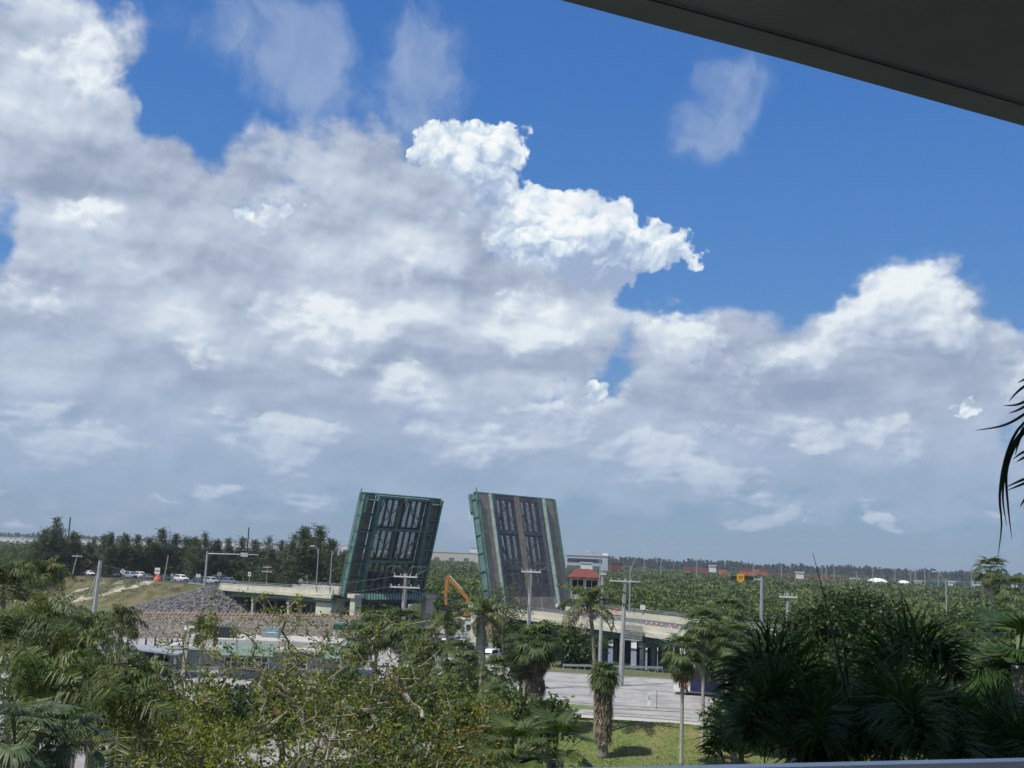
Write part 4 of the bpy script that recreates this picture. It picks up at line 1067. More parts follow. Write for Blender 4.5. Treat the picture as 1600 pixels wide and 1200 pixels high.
for k, (px, ty) in enumerate(tops):
    if px < 430: Dd = 312 + (k * 37 % 34)
    else: Dd = 296 + (k * 37 % 26)
    ty += (0, 7, 2, 11, 0, 5, 9)[k % 7] if px > 100 and not 470 < px < 510 else 0; px += (0, 4, -3, 2, -5)[k % 5]
    t = at(px, ty, Dd); vi = k % 4; T0, h0 = pv[vi]; bz = 0.5
    sc = (t.z - bz) / h0
    place = 'above the white van at far left' if px < 110 else 'left of the diamond sign' if px < 210 else 'behind the square white sign' if px < 270 else 'by the signal mast' if px < 350 else 'behind the left bridge span' if px < 440 else 'beside the left raised leaf'
    ordc[place] = ordc.get(place, 0) + 1
    lab = 'feathery casuarina tree, ' + ORD[ordc[place] - 1] + ' from the left of those ' + place
    if vi not in used:
        used.add(vi); T0.location = (t.x, t.y, bz); T0.rotation_euler = (0, 0, k * 1.3); T0.scale = (sc, sc, sc); T0['label'] = lab; T0['group'] = 'casuarina trees ' + place; o = T0
    else: o = dup(T0, (t.x, t.y, bz), k * 1.3, lab, 'casuarina trees ' + place, sc)
    o.scale = (sc * 1.4, sc * 1.25, sc)
# weeds on the embankment slope
r = np.random.default_rng(70); n = 130; sx = r.uniform(100, 240, n); sw = -r.uniform(.8, 13, n); zz = emb(sx, sw)
k_ = sx > 99 + (-sw) * 1.4; sx, sw, zz = sx[k_], sw[k_], zz[k_]; n = len(sx)
P0 = np.stack([E0.x + BU.x * sx + BN.x * sw, E0.y + BU.y * sx + BN.y * sw, zz + .2], -1)
P = np.repeat(P0, 45, 0) + r.normal(size=(n * 45, 3)) * np.array([.7, .7, .28])
tag(arrmesh('slope_weeds', leaves_at(P, .16, .6), 4, leafmat('weed_leaf', (0.04, 0.06, 0.02), (0.08, 0.10, 0.03), (0.15, 0.15, 0.06), .3, .2, .6, 2)), kind='stuff')
# low scrub at their feet
r = np.random.default_rng(77); n = 420
sx = r.uniform(98, 330, n); sw = r.uniform(BW + 6, BW + 26, n)
P0 = np.stack([E0.x + BU.x * sx + BN.x * sw, E0.y + BU.y * sx + BN.y * sw, 4.2 + r.random(n) ** 1.2 * 7.5], -1)
P = np.repeat(P0, 70, 0) + r.normal(size=(n * 70, 3)) * np.array([1.7, 1.7, 1.8])
tag(arrmesh('roadside_scrub', leaves_at(P, .28, .6), 4, leafmat('scrub_leaf', (0.035, 0.055, 0.022), (0.07, 0.095, 0.035), (0.12, 0.15, 0.055), .2, .2, .6, 1.5)), kind='stuff')
# tree belt on the right horizon
r = np.random.default_rng(78); n = 900
pxs = r.uniform(930, 1640, n); Dd = r.uniform(1750, 2100, n)
hts = 9 + 6 * vnoise(pxs, pxs * 0, 14, 5) + 5 * r.random(n) ** 2
B0 = np.array([tuple(at(p, 870, d)) for p, d in zip(pxs, Dd)]); B0[:, 2] = 4
tt = r.random((n, 46, 1)); P = B0[:, None, :] + np.concatenate([r.normal(size=(n, 46, 2)) * 2.1 * (1.25 - tt), tt * hts[:, None, None]], -1)
V = leaves_at(P.reshape(-1, 3), 1.7, .7, up=.2)
n = 380; pxs = r.uniform(-30, 560, n); Dd = r.uniform(2300, 2700, n); hts = 14 + 5 * r.random(n)
B0 = np.array([tuple(at(p, 850, d)) for p, d in zip(pxs, Dd)]); B0[:, 2] = 4
tt = r.random((n, 30, 1)); P = B0[:, None, :] + np.concatenate([r.normal(size=(n, 30, 2)) * 4.0 * (1.25 - tt), tt * hts[:, None, None]], -1)
V = np.concatenate([V, leaves_at(P.reshape(-1, 3), 2.2, .7, up=.2)])
tag(arrmesh('distant_tree_belt', V, 4, leafmat('distant_pine', (0.03, 0.045, 0.035), (0.05, 0.07, 0.045), (0.07, 0.095, 0.055), .02, .1, .8, .2)), kind='stuff')

# --- broadleaf trees of the middle distance
def tree_px(px, ytop, ybase_z, D, wpx, label, seed, mats=None, name='leafy_tree', group='leafy trees in the middle distance', **kw):
    t = at(px, ytop, D); h = t.z - ybase_z; rx = wpx / F_PX * D / 2
    kw.setdefault('nat', 90); kw.setdefault('per', 60); kw.setdefault('leaf', .13 + D * .0009); kw.setdefault('clump', .5 + rx * .06)
    rz = min(h * .48, rx * .9); mats = mats or [L_mid]
    return broadtree(name, label, (t.x, t.y, ybase_z), h, rx * .88, rx * .88, rz * .92, h - rz, seed, mats, r0=.16 + .02 * rx, group=group, **kw)
tree_px(1335, 916, 0, 84, 255, 'big round dark green tree behind the foxtail palms on the right', 5, [leafmat('deep_green_leaf', (0.015, 0.034, 0.010), (0.034, 0.065, 0.016), (0.065, 0.11, 0.028), .7, .2, .4, 5), L_dark], mi_p=(.85, .15), nat=560, per=170, leaf=.14, clump=.40, group=None)
mid = [(1262, 968, 100, 110), (1190, 978, 128, 120), (1130, 975, 140, 90), (1445, 960, 118, 120), (1500, 948, 135, 110), (1560, 940, 128, 120), (1610, 950, 110, 110), (1480, 1000, 90, 120), (1560, 990, 80, 130), (1230, 1010, 96, 110), (1300, 1040, 74, 130), (1400, 1040, 72, 130), (1490, 1060, 62, 130), (1180, 1030, 108, 80), (1160, 1085, 88, 90), (1600, 1050, 50, 120),
       (905, 985, 174, 90), (850, 975, 186, 80), (800, 972, 196, 70)]
place = ['behind the utility pole with the short crossarm', 'behind the right pile of palms', 'under the right signal mast', 'just right of the big round tree', 'below the curved lamp post', 'below the slim fan palm on the skyline', 'at the right edge by the mangroves', 'behind the arching foxtail frond', 'behind the big fan leaves at the right edge', 'left foot of the big round tree', 'in front of the big round tree', 'right foot of the big round tree', 'deep between foxtail and fan palms', 'behind the thin-trunked palms', 'beside the blue bus', 'low at the right edge',
         'under the bridge behind the drooping coconut palm', 'under the bridge left of the coconut palm', 'below the foot of the right leaf']
for k, ((px, ty, D, wp), w_) in enumerate(zip(mid, place)):
    tree_px(px, ty, -.2, D, wp, 'bushy green tree ' + w_, 20 + k, [[L_mid], [L_dark], [L_mid, L_dark]][k % 3], mi_p=(.5, .5), nat=100, per=75)
# feathery bush in front of the right leaf
t = gnd(797, 1010, 0)
tree_px(790, 905, 0, 186, 95, 'thin feathery tree in front of the foot of the right leaf', 61, [L_pine], nat=120, per=26, leaf=.16, fill=.2)

fill = [(600, 1062, 92, 110, 'low dark tree among the trunks below the left leaf'), (690, 1070, 88, 110, 'low tree in front of the parking row'), (745, 1085, 84, 100, 'dark low tree left of the wide skirted palm'), (800, 1082, 92, 70, 'low bush at the foot of the wide skirted palm'), (860, 1100, 84, 50, 'small bush on the left edge of the lawn'), (450, 1050, 84, 120, 'low tree in front of the restaurant windows'), (540, 1045, 96, 100, 'low tree at the right end of the restaurant'), (360, 1062, 80, 110, 'low tree below the teal awning'), (645, 1045, 108, 70, 'low tree left of the parked black suv'), (735, 1040, 112, 60, 'low tree at the right end of the parking row'), (240, 1085, 62, 110, 'low tree behind the young coconut with upright fronds')]
for k, (px, ty, D, wp, lb) in enumerate(fill): tree_px(px, ty, 0, D, wp, lb, 220 + k, [[L_mid], [L_dark], [L_olive, L_mid]][k % 3], mi_p=(.5, .5), nat=80, per=55, group='low trees in the yard')
fanpalm(700, 1062, 92, 1.2, 'fan palm low in the yard left of the rust-leaved tree', 22, skirt=14, seed=31, trunkmat=M_trunk)
fanpalm(776, 1100, 82, 1.1, 'fan palm low in the yard right of the rust-leaved tree', 22, skirt=14, seed=32, trunkmat=M_trunk)
# --- gumbo limbo trees filling the bottom centre
def limbo(px, ytop, D, wpx, hz, seed, label, nat, per, mats, mp, r0=.17, leaf=.066, tz=0.0, squash=1.0, fill=.15, bark=None):
    t = at(px, ytop, D); rx = wpx / F_PX * D / 2; rz = hz / 2
    return broadtree('gumbo_limbo_tree', label, (t.x, t.y, tz), t.z, rx, rx * .75, rz, t.z - rz, seed, mats, nat=nat, leaf=leaf, per=per, clump=.15, r0=r0, bend=.05, aspect=.42, group='sparse gumbo limbo trees', bark=bark or M_barkL, mi_p=mp, tr=.05, fill=fill)
LM = [L_lime, L_olive, L_mid, L_rust]
limbo(400, 905, 42, 320, 8.2, 31, 'sparse lime-leaved tree with bare pale limbs in front of the white restaurant', 330, 21, LM, (.50, .40, .09, .01))
limbo(600, 930, 40, 300, 8.2, 32, 'sparse gumbo limbo with forked pale limbs left of the two-trunk palm', 330, 23, LM, (.30, .46, .20, .04))
limbo(290, 1050, 36, 200, 5.0, 33, 'lime-green leafy tree low at the left of centre, beside the coconut palms', 190, 44, LM, (.48, .42, .08, .02))
limbo(745, 1060, 34, 190, 5.2, 34, 'tree with rust-orange and dark leaves low in the centre, left of the lawn', 230, 30, LM, (.10, .34, .40, .16))
limbo(500, 1090, 32, 330, 4.6, 35, 'bare-twigged tree along the bottom edge under the gumbo limbos', 340, 14, LM, (.25, .45, .25, .05))
limbo(330, 1120, 30, 240, 3.6, 36, 'twiggy tree at the bottom left with a few orange leaves', 240, 22, LM, (.35, .44, .15, .06))
limbo(655, 1120, 29, 240, 3.6, 37, 'dark-leaved tree at the bottom centre with pale grey limbs', 240, 28, LM, (.10, .40, .45, .05))

# --- palms, left group
for a in [
    (70, 902, 72, 1.9, 'coconut palm with brown upper fronds beside the white van', 16, M_coco, 5),
    (8, 915, 62, 2.3, 'coconut palm with grey drooping fronds at the left edge', 14, M_coco, 9),
    (66, 976, 56, 2.6, 'bright green coconut palm left of the leaning utility pole', 20, M_cocoY, 3),
    (130, 998, 60, 2.3, 'coconut palm in front of the base of the left utility pole', 18, M_coco, 4),
    (190, 976, 70, 1.7, 'upright narrow coconut palm before the thatched roof', 14, M_coco, 1),
    (24, 1022, 44, 2.7, 'coconut palm with hanging dark fronds near the left edge', 20, M_coco, 3),
    (108, 1042, 42, 2.8, 'coconut palm with blue-green hanging fronds in the left group', 20, M_coco, 2),
    (150, 1085, 38, 2.5, 'coconut palm below the leaning pole in the left group', 18, M_coco, 2),
    (222, 1092, 40, 2.1, 'young coconut palm with upright fronds before the pale porch', 15, M_cocoY, 1),
    (60, 1100, 33, 2.7, 'low coconut palm at the bottom left with yellowish stalks', 16, M_cocoY, 2),
    (185, 1140, 32, 2.4, 'small coconut palm at the bottom left beside the lime-green tree', 14, M_coco, 1)]:
    coconut(a[0], a[1], a[2], a[3], a[4], a[5], a[6], dead=a[7], seed=a[0], up_bias=.25 if a[0] in (192, 222) else 0, group='coconut palms on the left')
coconut(317, 986, 128, 2.7, 'small coconut palm in front of the restaurant wall', 15, M_coco, dead=2, seed=3, group=None, width=.10)
for a in [(22, 1172, 27, .85, 'silvery fan palm in the bottom left corner'), (100, 1172, 28, .75, 'fan palm at the bottom left, right of the silvery one')]:
    fanpalm(a[0], a[1], a[2], a[3], a[4], 17, skirt=5, trunkmat=M_trunk, mat=leafmat('silvery_fan_leaf', (.055, .085, .045), (.10, .145, .075), (.19, .24, .13), .8, .25, .45), group='fan palms at the bottom', seg=24)
# centre and right palms
coconut(757, 962, 100, 3.2, 'palm with bright green spear and grey drooping fronds on a pale trunk', 15, M_cocoY, dead=7, seed=9, ll=.62, width=.08, group='tall palms before the bridge', trunk_r=.2)
coconut(922, 948, 100, 3.7, 'tall curving coconut palm with wide drooping fronds before the bridge', 15, M_coco, leanx=-.8, dead=6, seed=12, ll=.85, width=.08, group='tall palms before the bridge', nuts=True, trunk_r=.16)
coconut(700, 975, 120, 2.2, 'small dark palm beside the cream cheek wall', 12, M_coco, dead=2, seed=14, width=.09, group='tall palms before the bridge')
fanpalm(838, 1012, 100, 1.6, 'wide fan palm with long brown skirt and grey trunk at the lawn edge', 34, skirt=26, skirt_len=3.6, seed=1, trunk_r=.24, trunkmat=M_trunk)
fanpalm(816, 1024, 104, 1.47, 'fan palm leaning into the wide skirted palm from the left', 26, skirt=16, skirt_len=1.6, seed=2, trunkmat=M_trunk)
fanpalm(945, 1058, 94, 1.22, 'stubby fan palm wrapped in a shaggy skirt of dead leaves on the lawn', 26, skirt=12, skirt_len=5.2, seed=3, trunk_r=.36, trunkmat=M_trunk, narrow=True, Lp=.75)
fanpalm(1067, 1028, 91, 1.34, 'slim fan palm on the lawn with a brown tuft hanging under its crown', 24, skirt=16, skirt_len=1.2, seed=4, trunk_r=.13)
fanpalm(1100, 985, 97, 1.47, 'slim fan palm with a yellow-green crown right of the lawn', 26, leanx=.0, skirt=18, skirt_len=1.0, seed=5, trunk_r=.13)
fanpalm(1137, 968, 106, 1.54, 'fan palm at the end of the visible bridge parapet', 26, skirt=20, skirt_len=1.2, seed=6, trunk_r=.15)
fanpalm(1150, 1010, 95, 1.47, 'ragged fan palm above the blue bus', 26, skirt=22, skirt_len=1.5, seed=16, trunk_r=.15)
fanpalm(720, 1030, 104, 1.41, 'fan palm with pale dead leaves before the parked cars', 26, skirt=20, skirt_len=1.6, seed=7)
fanpalm(775, 1058, 98, 1.28, 'dark fan palm under the tall pale-trunked palm', 24, skirt=16, skirt_len=1.2, seed=8)
fanpalm(662, 1012, 112, 1.66, 'fan palm behind the forked gumbo limbo', 24, skirt=18, skirt_len=1.0, seed=9, trunkmat=M_trunk)
fanpalm(628, 985, 116, 1.73, 'taller fan palm before the left leaf, just left of the utility pole', 26, skirt=14, skirt_len=.8, seed=10, trunkmat=M_trunk)
fanpalm(590, 985, 118, 1.73, 'fan palm in the clump below the left leaf', 26, skirt=14, skirt_len=.6, seed=11, trunkmat=M_trunk)
fanpalm(560, 1005, 114, 1.6, 'fan palm at the left end of the clump below the left leaf', 24, skirt=12, skirt_len=.6, seed=12, trunkmat=M_trunk)
fanpalm(1548, 896, 150, 1.73, 'slim fan palm on the right skyline', 24, skirt=8, skirt_len=.5, seed=13, trunk_r=.2)
fanpalm(1585, 930, 140, 1.92, 'browner fan palm at the right edge of the skyline', 22, skirt=26, skirt_len=2.8, seed=14)
fanpalm(1590, 1040, 24, 1.05, 'big glossy fan palm at the right edge below the skyline palms', 15, trunk_r=.11, skirt=4, seed=15, seg=34, droop=.35, trunkmat=M_trunk, mat=leafmat('glossy_fan_leaf', (.022, .05, .014), (.045, .09, .022), (.09, .15, .035), .9, .3, .35, 5), Lp=.75)
fanpalm(1590, 1085, 26, 1.1, 'fan palm with tan dead leaves low at the right edge', 20, skirt=14, trunkmat=M_trunk, seed=17, seg=26, droop=.6, Lp=.7)
fanpalm(868, 1188, 24, 0.62, 'low fan palm at the bottom centre beside the lawn', 18, skirt=2, seed=18, seg=26, droop=.4, Lp=.6, mat=L_mid)
fanpalm(800, 1195, 23, 0.6, 'low fan palm at the bottom centre under the rust-leaved tree', 16, skirt=2, seed=19, seg=26, droop=.4, Lp=.6, mat=L_mid)

# --- blades on the lawn
r = np.random.default_rng(3); n = 60000; X = r.uniform(-2, 40, n); Y = r.uniform(82, 116.3, n); k_ = Y < 116.6 - .2 * np.maximum(X - 3, 0); X = X[k_]; Y = Y[k_]; n = len(X)
Z = zl(X, Y); dx = r.normal(size=n) * .07; a = r.uniform(0, 3.14, n); w_ = .03 + .03 * r.random(n); hh = .05 + .10 * r.random(n) * vnoise(X, Y, 1.5, 8)
V = np.stack([np.stack([X - w_ * np.cos(a), Y - w_ * np.sin(a), Z - .01], -1), np.stack([X + w_ * np.cos(a), Y + w_ * np.sin(a), Z - .01], -1), np.stack([X + dx, Y + dx * .5, Z + hh], -1)], 1)
tag(arrmesh('grass', V.reshape(-1, 3), 3, leafmat('grass_blades', (.09, .13, .035), (.155, .19, .055), (.26, .26, .11), .35, .3, .8, 4)), kind='stuff')
# --- the foxtail palms in the shade of our own building
def px_curve(pts, n=26): return catmull([at(*p) for p in pts], n)
def foxtail(base_px, D, fronds, label, seed, spears=()):
    c = at(base_px[0], base_px[1], D); T = thing('foxtail_palm', label, 'palm tree', (c.x, c.y, 0), group='dark foxtail palms below the balcony')
    o3 = Vector((c.x, c.y, 0))
    palm_trunk(T, c.z, .16, .12, (0, 0), M_trunkL)
    for f in fronds:
        cv = [p - o3 for p in px_curve(f)]
        L = sum((cv[k + 1] - cv[k]).length for k in range(len(cv) - 1))
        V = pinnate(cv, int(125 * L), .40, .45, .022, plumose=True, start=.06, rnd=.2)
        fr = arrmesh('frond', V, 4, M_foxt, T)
        q = MB(); q.tube(cv, [.026 * (1 - .85 * k / len(cv)) for k in range(len(cv))], 5); q.build('frond_stalk', principled('frond_stalk', (.10, .13, .05), .5), fr)
    for s_ in spears:
        cv = [p - o3 for p in px_curve(s_, 10)]
        q = MB(); q.tube(cv, [.022 * (1 - .9 * k / 9) for k in range(10)], 5); q.build('spear_leaf', principled('spear_leaf', (.045, .075, .045), .5), T)
    return T
foxtail((1385, 1185), 11.0, [
    [(1385, 1180, 11), (1372, 1110, 10.8), (1385, 1040, 10.5), (1430, 1003, 10.1), (1472, 1018, 9.9), (1498, 1062, 9.8)],
    [(1385, 1180, 11), (1400, 1120, 10.9), (1440, 1085, 10.8), (1482, 1098, 10.9), (1512, 1140, 11)],
    [(1385, 1180, 11), (1350, 1140, 11.2), (1330, 1110, 11.5), (1350, 1085, 12), (1390, 1090, 12.5)],
    [(1385, 1180, 11), (1425, 1150, 10.4), (1470, 1150, 9.8), (1510, 1190, 9.4)],
    [(1385, 1180, 11), (1380, 1130, 10.2), (1400, 1100, 9.4), (1425, 1120, 8.8), (1440, 1170, 8.5)],
    [(1385, 1180, 11), (1355, 1150, 10.6), (1320, 1150, 10.2), (1290, 1190, 10)],
    [(1385, 1180, 11), (1395, 1130, 11.6), (1430, 1110, 12.4), (1460, 1110, 13.2), (1490, 1130, 14)]],
    'dark foxtail palm whose largest frond arches to the right below the balcony', 1,
    [[(1325, 1098, 10.6), (1312, 1040, 10.6), (1295, 960, 10.6), (1270, 864, 10.6)], [(1327, 1090, 10.8), (1320, 1020, 10.8), (1314, 965, 10.8)]])
foxtail((1255, 1190), 10.5, [
    [(1255, 1190, 10.5), (1262, 1130, 10.4), (1245, 1060, 10.2), (1205, 1022, 10), (1162, 1040, 9.9), (1138, 1100, 9.9)],
    [(1255, 1190, 10.5), (1285, 1140, 10.6), (1305, 1100, 10.8), (1290, 1075, 11.2), (1260, 1070, 11.6)],
    [(1255, 1190, 10.5), (1230, 1150, 10.4), (1180, 1128, 10.3), (1140, 1140, 10.3), (1112, 1180, 10.4)],
    [(1255, 1190, 10.5), (1300, 1150, 10.2), (1340, 1130, 9.9), (1370, 1150, 9.7)],
    [(1255, 1190, 10.5), (1240, 1130, 10), (1210, 1095, 9.5), (1185, 1110, 9.2), (1170, 1160, 9)],
    [(1255, 1190, 10.5), (1280, 1150, 10.9), (1322, 1118, 11.4), (1350, 1110, 12)],
    [(1255, 1190, 10.5), (1262, 1150, 9.9), (1270, 1125, 9.3), (1285, 1150, 8.8)]],
    'dark foxtail palm whose fronds arch to the left over the lawn edge', 2)
foxtail((1545, 1215), 12.0, [
    [(1545, 1215, 12), (1530, 1160, 11.8), (1500, 1120, 11.6), (1465, 1130, 11.4), (1450, 1175, 11.3)],
    [(1545, 1215, 12), (1560, 1160, 11.8), (1590, 1130, 11.6), (1625, 1150, 11.4)],
    [(1545, 1215, 12), (1545, 1150, 12), (1560, 1110, 12.2), (1590, 1095, 12.5)],
    [(1545, 1215, 12), (1525, 1180, 11.3), (1500, 1170, 10.8), (1480, 1200, 10.4)],
    [(1545, 1215, 12), (1580, 1180, 11.4), (1610, 1170, 11), (1640, 1200, 10.6)]],
    'dark foxtail palm in the bottom right corner above the handrail', 3)
# palm just outside the frame on the right: only its hanging leaflets reach in
c = at(1690, 585, 5.2); o3 = Vector((c.x, c.y, 0))
T = thing('coconut_palm', 'palm frond tips hanging in from the right edge against the sky', 'palm tree', (c.x, c.y, 0))
palm_trunk(T, c.z - .1, .16, .12, (0, 0), M_trunkL)
M_sil = leafmat('backlit_frond', (.02, .035, .02), (.035, .06, .03), (.05, .08, .04), 1, .15, .4)
def strip(pts, w, n=16):
    cv = [p - o3 for p in px_curve(pts, n)]; q = []
    for k in range(n - 1):
        f0, f1 = [w * math.sin(math.pi * min(.98, .25 + .73 * j / (n - 1))) ** .8 for j in (k, k + 1)]
        d = (cv[k + 1] - cv[k]).normalized(); s_ = d.cross(Vector((.2, 1, .1))).normalized()
        q += [cv[k] - s_ * f0, cv[k] + s_ * f0, cv[k + 1] + s_ * f1, cv[k + 1] - s_ * f1]
    return np.array([tuple(v) for v in q])
rach = [(1690, 585, 5.2), (1660, 590, 5.1), (1632, 625, 5.0), (1612, 690, 5.0), (1608, 760, 5.0)]
q = MB(); q.tube([p - o3 for p in px_curve(rach, 12)], [.014 * (1 - .07 * k) for k in range(12)], 5); q.build('frond_stalk', M_foxt, T)
S_ = [[(1625, 640, 5), (1590, 672, 5), (1570, 720, 5), (1562, 775, 5), (1565, 820, 5), (1559, 872, 5)],
      [(1622, 650, 5), (1585, 690, 5), (1570, 740, 5), (1567, 780, 5), (1573, 822, 5)],
      [(1622, 650, 5), (1590, 690, 5), (1573, 735, 5), (1575, 790, 5), (1581, 842, 5)],
      [(1635, 620, 5), (1605, 644, 5), (1570, 664, 5), (1523, 673, 5)],
      [(1640, 585, 5), (1610, 598, 5), (1590, 612, 5), (1576, 628, 5)],
      [(1640, 600, 5), (1610, 622, 5), (1590, 632, 5), (1568, 634, 5)],
      [(1635, 610, 5), (1612, 628, 5), (1592, 640, 5), (1576, 646, 5)],
      [(1640, 560, 5), (1618, 580, 5), (1602, 592, 5), (1590, 598, 5)],
      [(1632, 680, 5), (1612, 700, 5), (1596, 708, 5), (1582, 718, 5)],
      [(1632, 690, 5), (1612, 708, 5), (1598, 716, 5), (1588, 722, 5)],
      [(1635, 735, 5), (1610, 745, 5), (1592, 752, 5), (1570, 762, 5)],
      [(1635, 742, 5), (1612, 750, 5), (1594, 758, 5), (1574, 766, 5)],
      [(1630, 760, 5), (1610, 772, 5), (1600, 782, 5), (1594, 792, 5)],
      [(1620, 660, 5), (1600, 668, 5), (1592, 690, 5), (1586, 712, 5)]]
arrmesh('frond_leaflets', np.concatenate([strip(s_, .0065) for s_ in S_]), 4, M_sil, T)
q = []; rb_ = MB()
for k in range(9):
    cv = frond_curve((0, 0, c.z - .12), -.6 + k * .15, 1.1 - .12 * k, 2.6, 1.2, 11)
    q.append(pinnate(cv, 50, .7, .7, .04)); rb_.tube(cv, [.03 * (1 - .08 * j) for j in range(11)], 4)
arrmesh('fronds', np.concatenate(q), 4, M_sil, T); rb_.build('frond_stalks', M_sil, T)
# ------------------------------------------------------------------ vehicles
def paint(n, c, r=.35): return principled('car_paint_' + n, c, r, 0.1, var=.04, spec=.6)
M_tyre = principled('tyre_rubber', (.025, .025, .025), .9, var=.1)
M_rim = principled('wheel_rim', (.35, .36, .37), .4, .6, var=.1)
M_lamp = principled('headlamp_lens', (.7, .72, .72), .15, var=.03)
M_tail = principled('tail_lamp_lens', (.35, .02, .02), .2, var=.05)
CARP = {  # stations: x, z_low, z_belt, z_top, half width at belt, half width at top
    'sedan': [(-2.35, .45, .80, .82, .70, .60), (-2.2, .28, .92, .95, .86, .72), (-1.5, .25, .95, 1.06, .90, .66), (-.85, .25, .95, 1.42, .91, .62), (.1, .25, .95, 1.46, .91, .62), (.55, .25, .93, 1.38, .91, .62), (1.15, .25, .90, .98, .90, .70), (2.0, .27, .78, .82, .84, .66), (2.35, .40, .62, .66, .68, .55)],
    'suv': [(-2.35, .50, .95, 1.0, .80, .68), (-2.28, .32, 1.05, 1.35, .92, .70), (-2.0, .30, 1.08, 1.70, .94, .68), (-.9, .30, 1.08, 1.78, .95, .68), (.3, .30, 1.06, 1.76, .95, .68), (.65, .30, 1.05, 1.62, .95, .70), (1.15, .30, 1.04, 1.12, .94, .76), (2.1, .32, .98, 1.02, .90, .74), (2.38, .45, .80, .84, .78, .66)],
    'van': [(-2.7, .5, 1.1, 1.9, .88, .80), (-2.6, .35, 1.2, 2.15, .97, .84), (-.5, .35, 1.2, 2.2, .98, .84), (1.3, .35, 1.2, 2.15, .98, .82), (1.9, .35, 1.15, 1.55, .96, .84), (2.2, .35, 1.1, 1.2, .95, .84), (2.7, .45, .95, 1.0, .86, .76)]}
def car(kind, label, mat, loc=(0, 0, 0), rz=0.0, group=None, name='parked_car', cat='car'):
    T = thing(name, label, cat, loc, rz, group); st = CARP[kind]; q = MB()
    rings = []
    for (x, zl_, zb, zt, wb, wt) in st:
        pr = [(-wb * .93, zl_), (-wb, (zl_ + zb) / 2), (-wb * .97, zb), (-wt, zt - .04), (-wt * .85, zt), (wt * .85, zt), (wt, zt - .04), (wb * .97, zb), (wb, (zl_ + zb) / 2), (wb * .93, zl_)]
        rings.append([q.av((x, y, z)) for y, z in pr])
    for a, b_ in zip(rings[:-1], rings[1:]):
        for j in range(10): q.Fc.append([a[j], a[(j + 1) % 10], b_[(j + 1) % 10], b_[j]]); q.M.append(0)
    q.Fc.append(rings[0][::-1]); q.M.append(0); q.Fc.append(rings[-1]); q.M.append(0)
    q.build('body', mat, T, smooth=False)
    # glass set a little proud of the body
    top = [s_ for s_ in st if s_[3] - s_[2] > .28]; i0 = st.index(top[0]); i1 = st.index(top[-1])
    for sg in (-1, 1):
        q = MB(); lo, hi = [], []
        for k in range(i0, i1 + 1):
            x, zl_, zb, zt, wb, wt = st[k]; f0, f1 = .16, .84
            lo.append((x, sg * (wb * .97 * (1 - f0) + wt * f0 + .012), zb * (1 - f0) + (zt - .04) * f0)); hi.append((x, sg * (wb * .97 * (1 - f1) + wt * f1 + .012), zb * (1 - f1) + (zt - .04) * f1))
        for k in range(len(lo) - 1): q.face([lo[k], lo[k + 1], hi[k + 1], hi[k]])
        q.build('side_window', M_glass, T, fix=False)
    for (a, b_, nm) in ((st[i1], st[i1 + 1], 'windshield'), (st[i0], st[i0 - 1], 'rear_window')):
        e = .02 * (1 if nm == 'windshield' else -1); q = MB()
        L_ = lambda f: (a[0] + (b_[0] - a[0]) * f + e, (a[5] * (1 - f) + b_[5] * f) * .84, a[3] + (b_[3] - a[3]) * f + .015)
        p, r_ = L_(.1), L_(.9); q.face([(p[0], -p[1], p[2]), (p[0], p[1], p[2]), (r_[0], r_[1], r_[2]), (r_[0], -r_[1], r_[2])]); q.build(nm, M_glass, T, fix=False)
    for x in (st[0][0] * .62, st[-1][0] * .62):
        for sg in (-1, 1):
            q = MB(); q.tube([(x, sg * .72, .33), (x, sg * .95, .33)], .33, 14); w = q.build('wheel', M_tyre, T)
            q = MB(); q.tube([(x, sg * .93, .33), (x, sg * .965, .33)], .19, 10); q.build('rim', M_rim, w)
    f = st[-1]; b0 = st[0]
    for sg in (-1, 1):
        q = MB(); q.box(f[0] - .12, f[0] + .02, sg * f[4] * .72 - .16, sg * f[4] * .72 + .16, f[2] - .12, f[2] - .01); q.build('headlight', M_lamp, T)
        q = MB(); q.box(b0[0] - .02, b0[0] + .1, sg * b0[4] * .78 - .12, sg * b0[4] * .78 + .12, b0[2] - .2, b0[2] - .02); q.build('tail_light', M_tail, T)
    q = MB(); q.box(f[0], f[0] + .03, -f[4] * .5, f[4] * .5, f[2] - .3, f[2] - .1); q.build('grille', M_dark, T)
    return T
queue = [(103, 'suv', 'white', 'white car at the left end of the queue, half hidden by palm tops', 6.2), (112, 'sedan', 'blue', 'slate blue car just behind the leftmost white car in the queue', 9.8), (123, 'sedan', 'grey', 'dark grey sedan left of the white hatchback in the queue', 6.2),
         (139, 'sedan', 'white', 'small white car just left of the leaning utility pole', 6.2), (149, 'suv', 'black', 'black car partly behind the leaning utility pole', 9.8), (164, 'sedan', 'navy', 'dark navy sedan just right of the leaning utility pole', 6.2), (177, 'suv', 'silver', 'silver crossover between the utility pole and the diamond sign', 6.2),
         (204, 'suv', 'lightblue', 'pale blue car just right of the diamond sign', 6.2), (219, 'suv', 'white', 'white car behind the grey sedan, left of the orange tarp', 9.8), (230, 'sedan', 'grey', 'grey sedan just left of the orange tarp', 6.2), (256, 'sedan', 'green', 'dark green sedan between the orange tarp and the white suv', 6.2),
         (283, 'suv', 'white', 'bright white suv at the head of the queue, fully in view', 6.2), (313, 'suv', 'darkgrey', 'dark grey pickup-like suv just left of the signal mast foot', 6.2), (330, 'suv', 'silver', 'silver car just right of the signal mast foot', 6.2), (344, 'van', 'black', 'black truck behind the small signs near the bridge end', 9.8), (358, 'suv', 'blue', 'slate blue car last before the left bridge parapet', 9.8)]
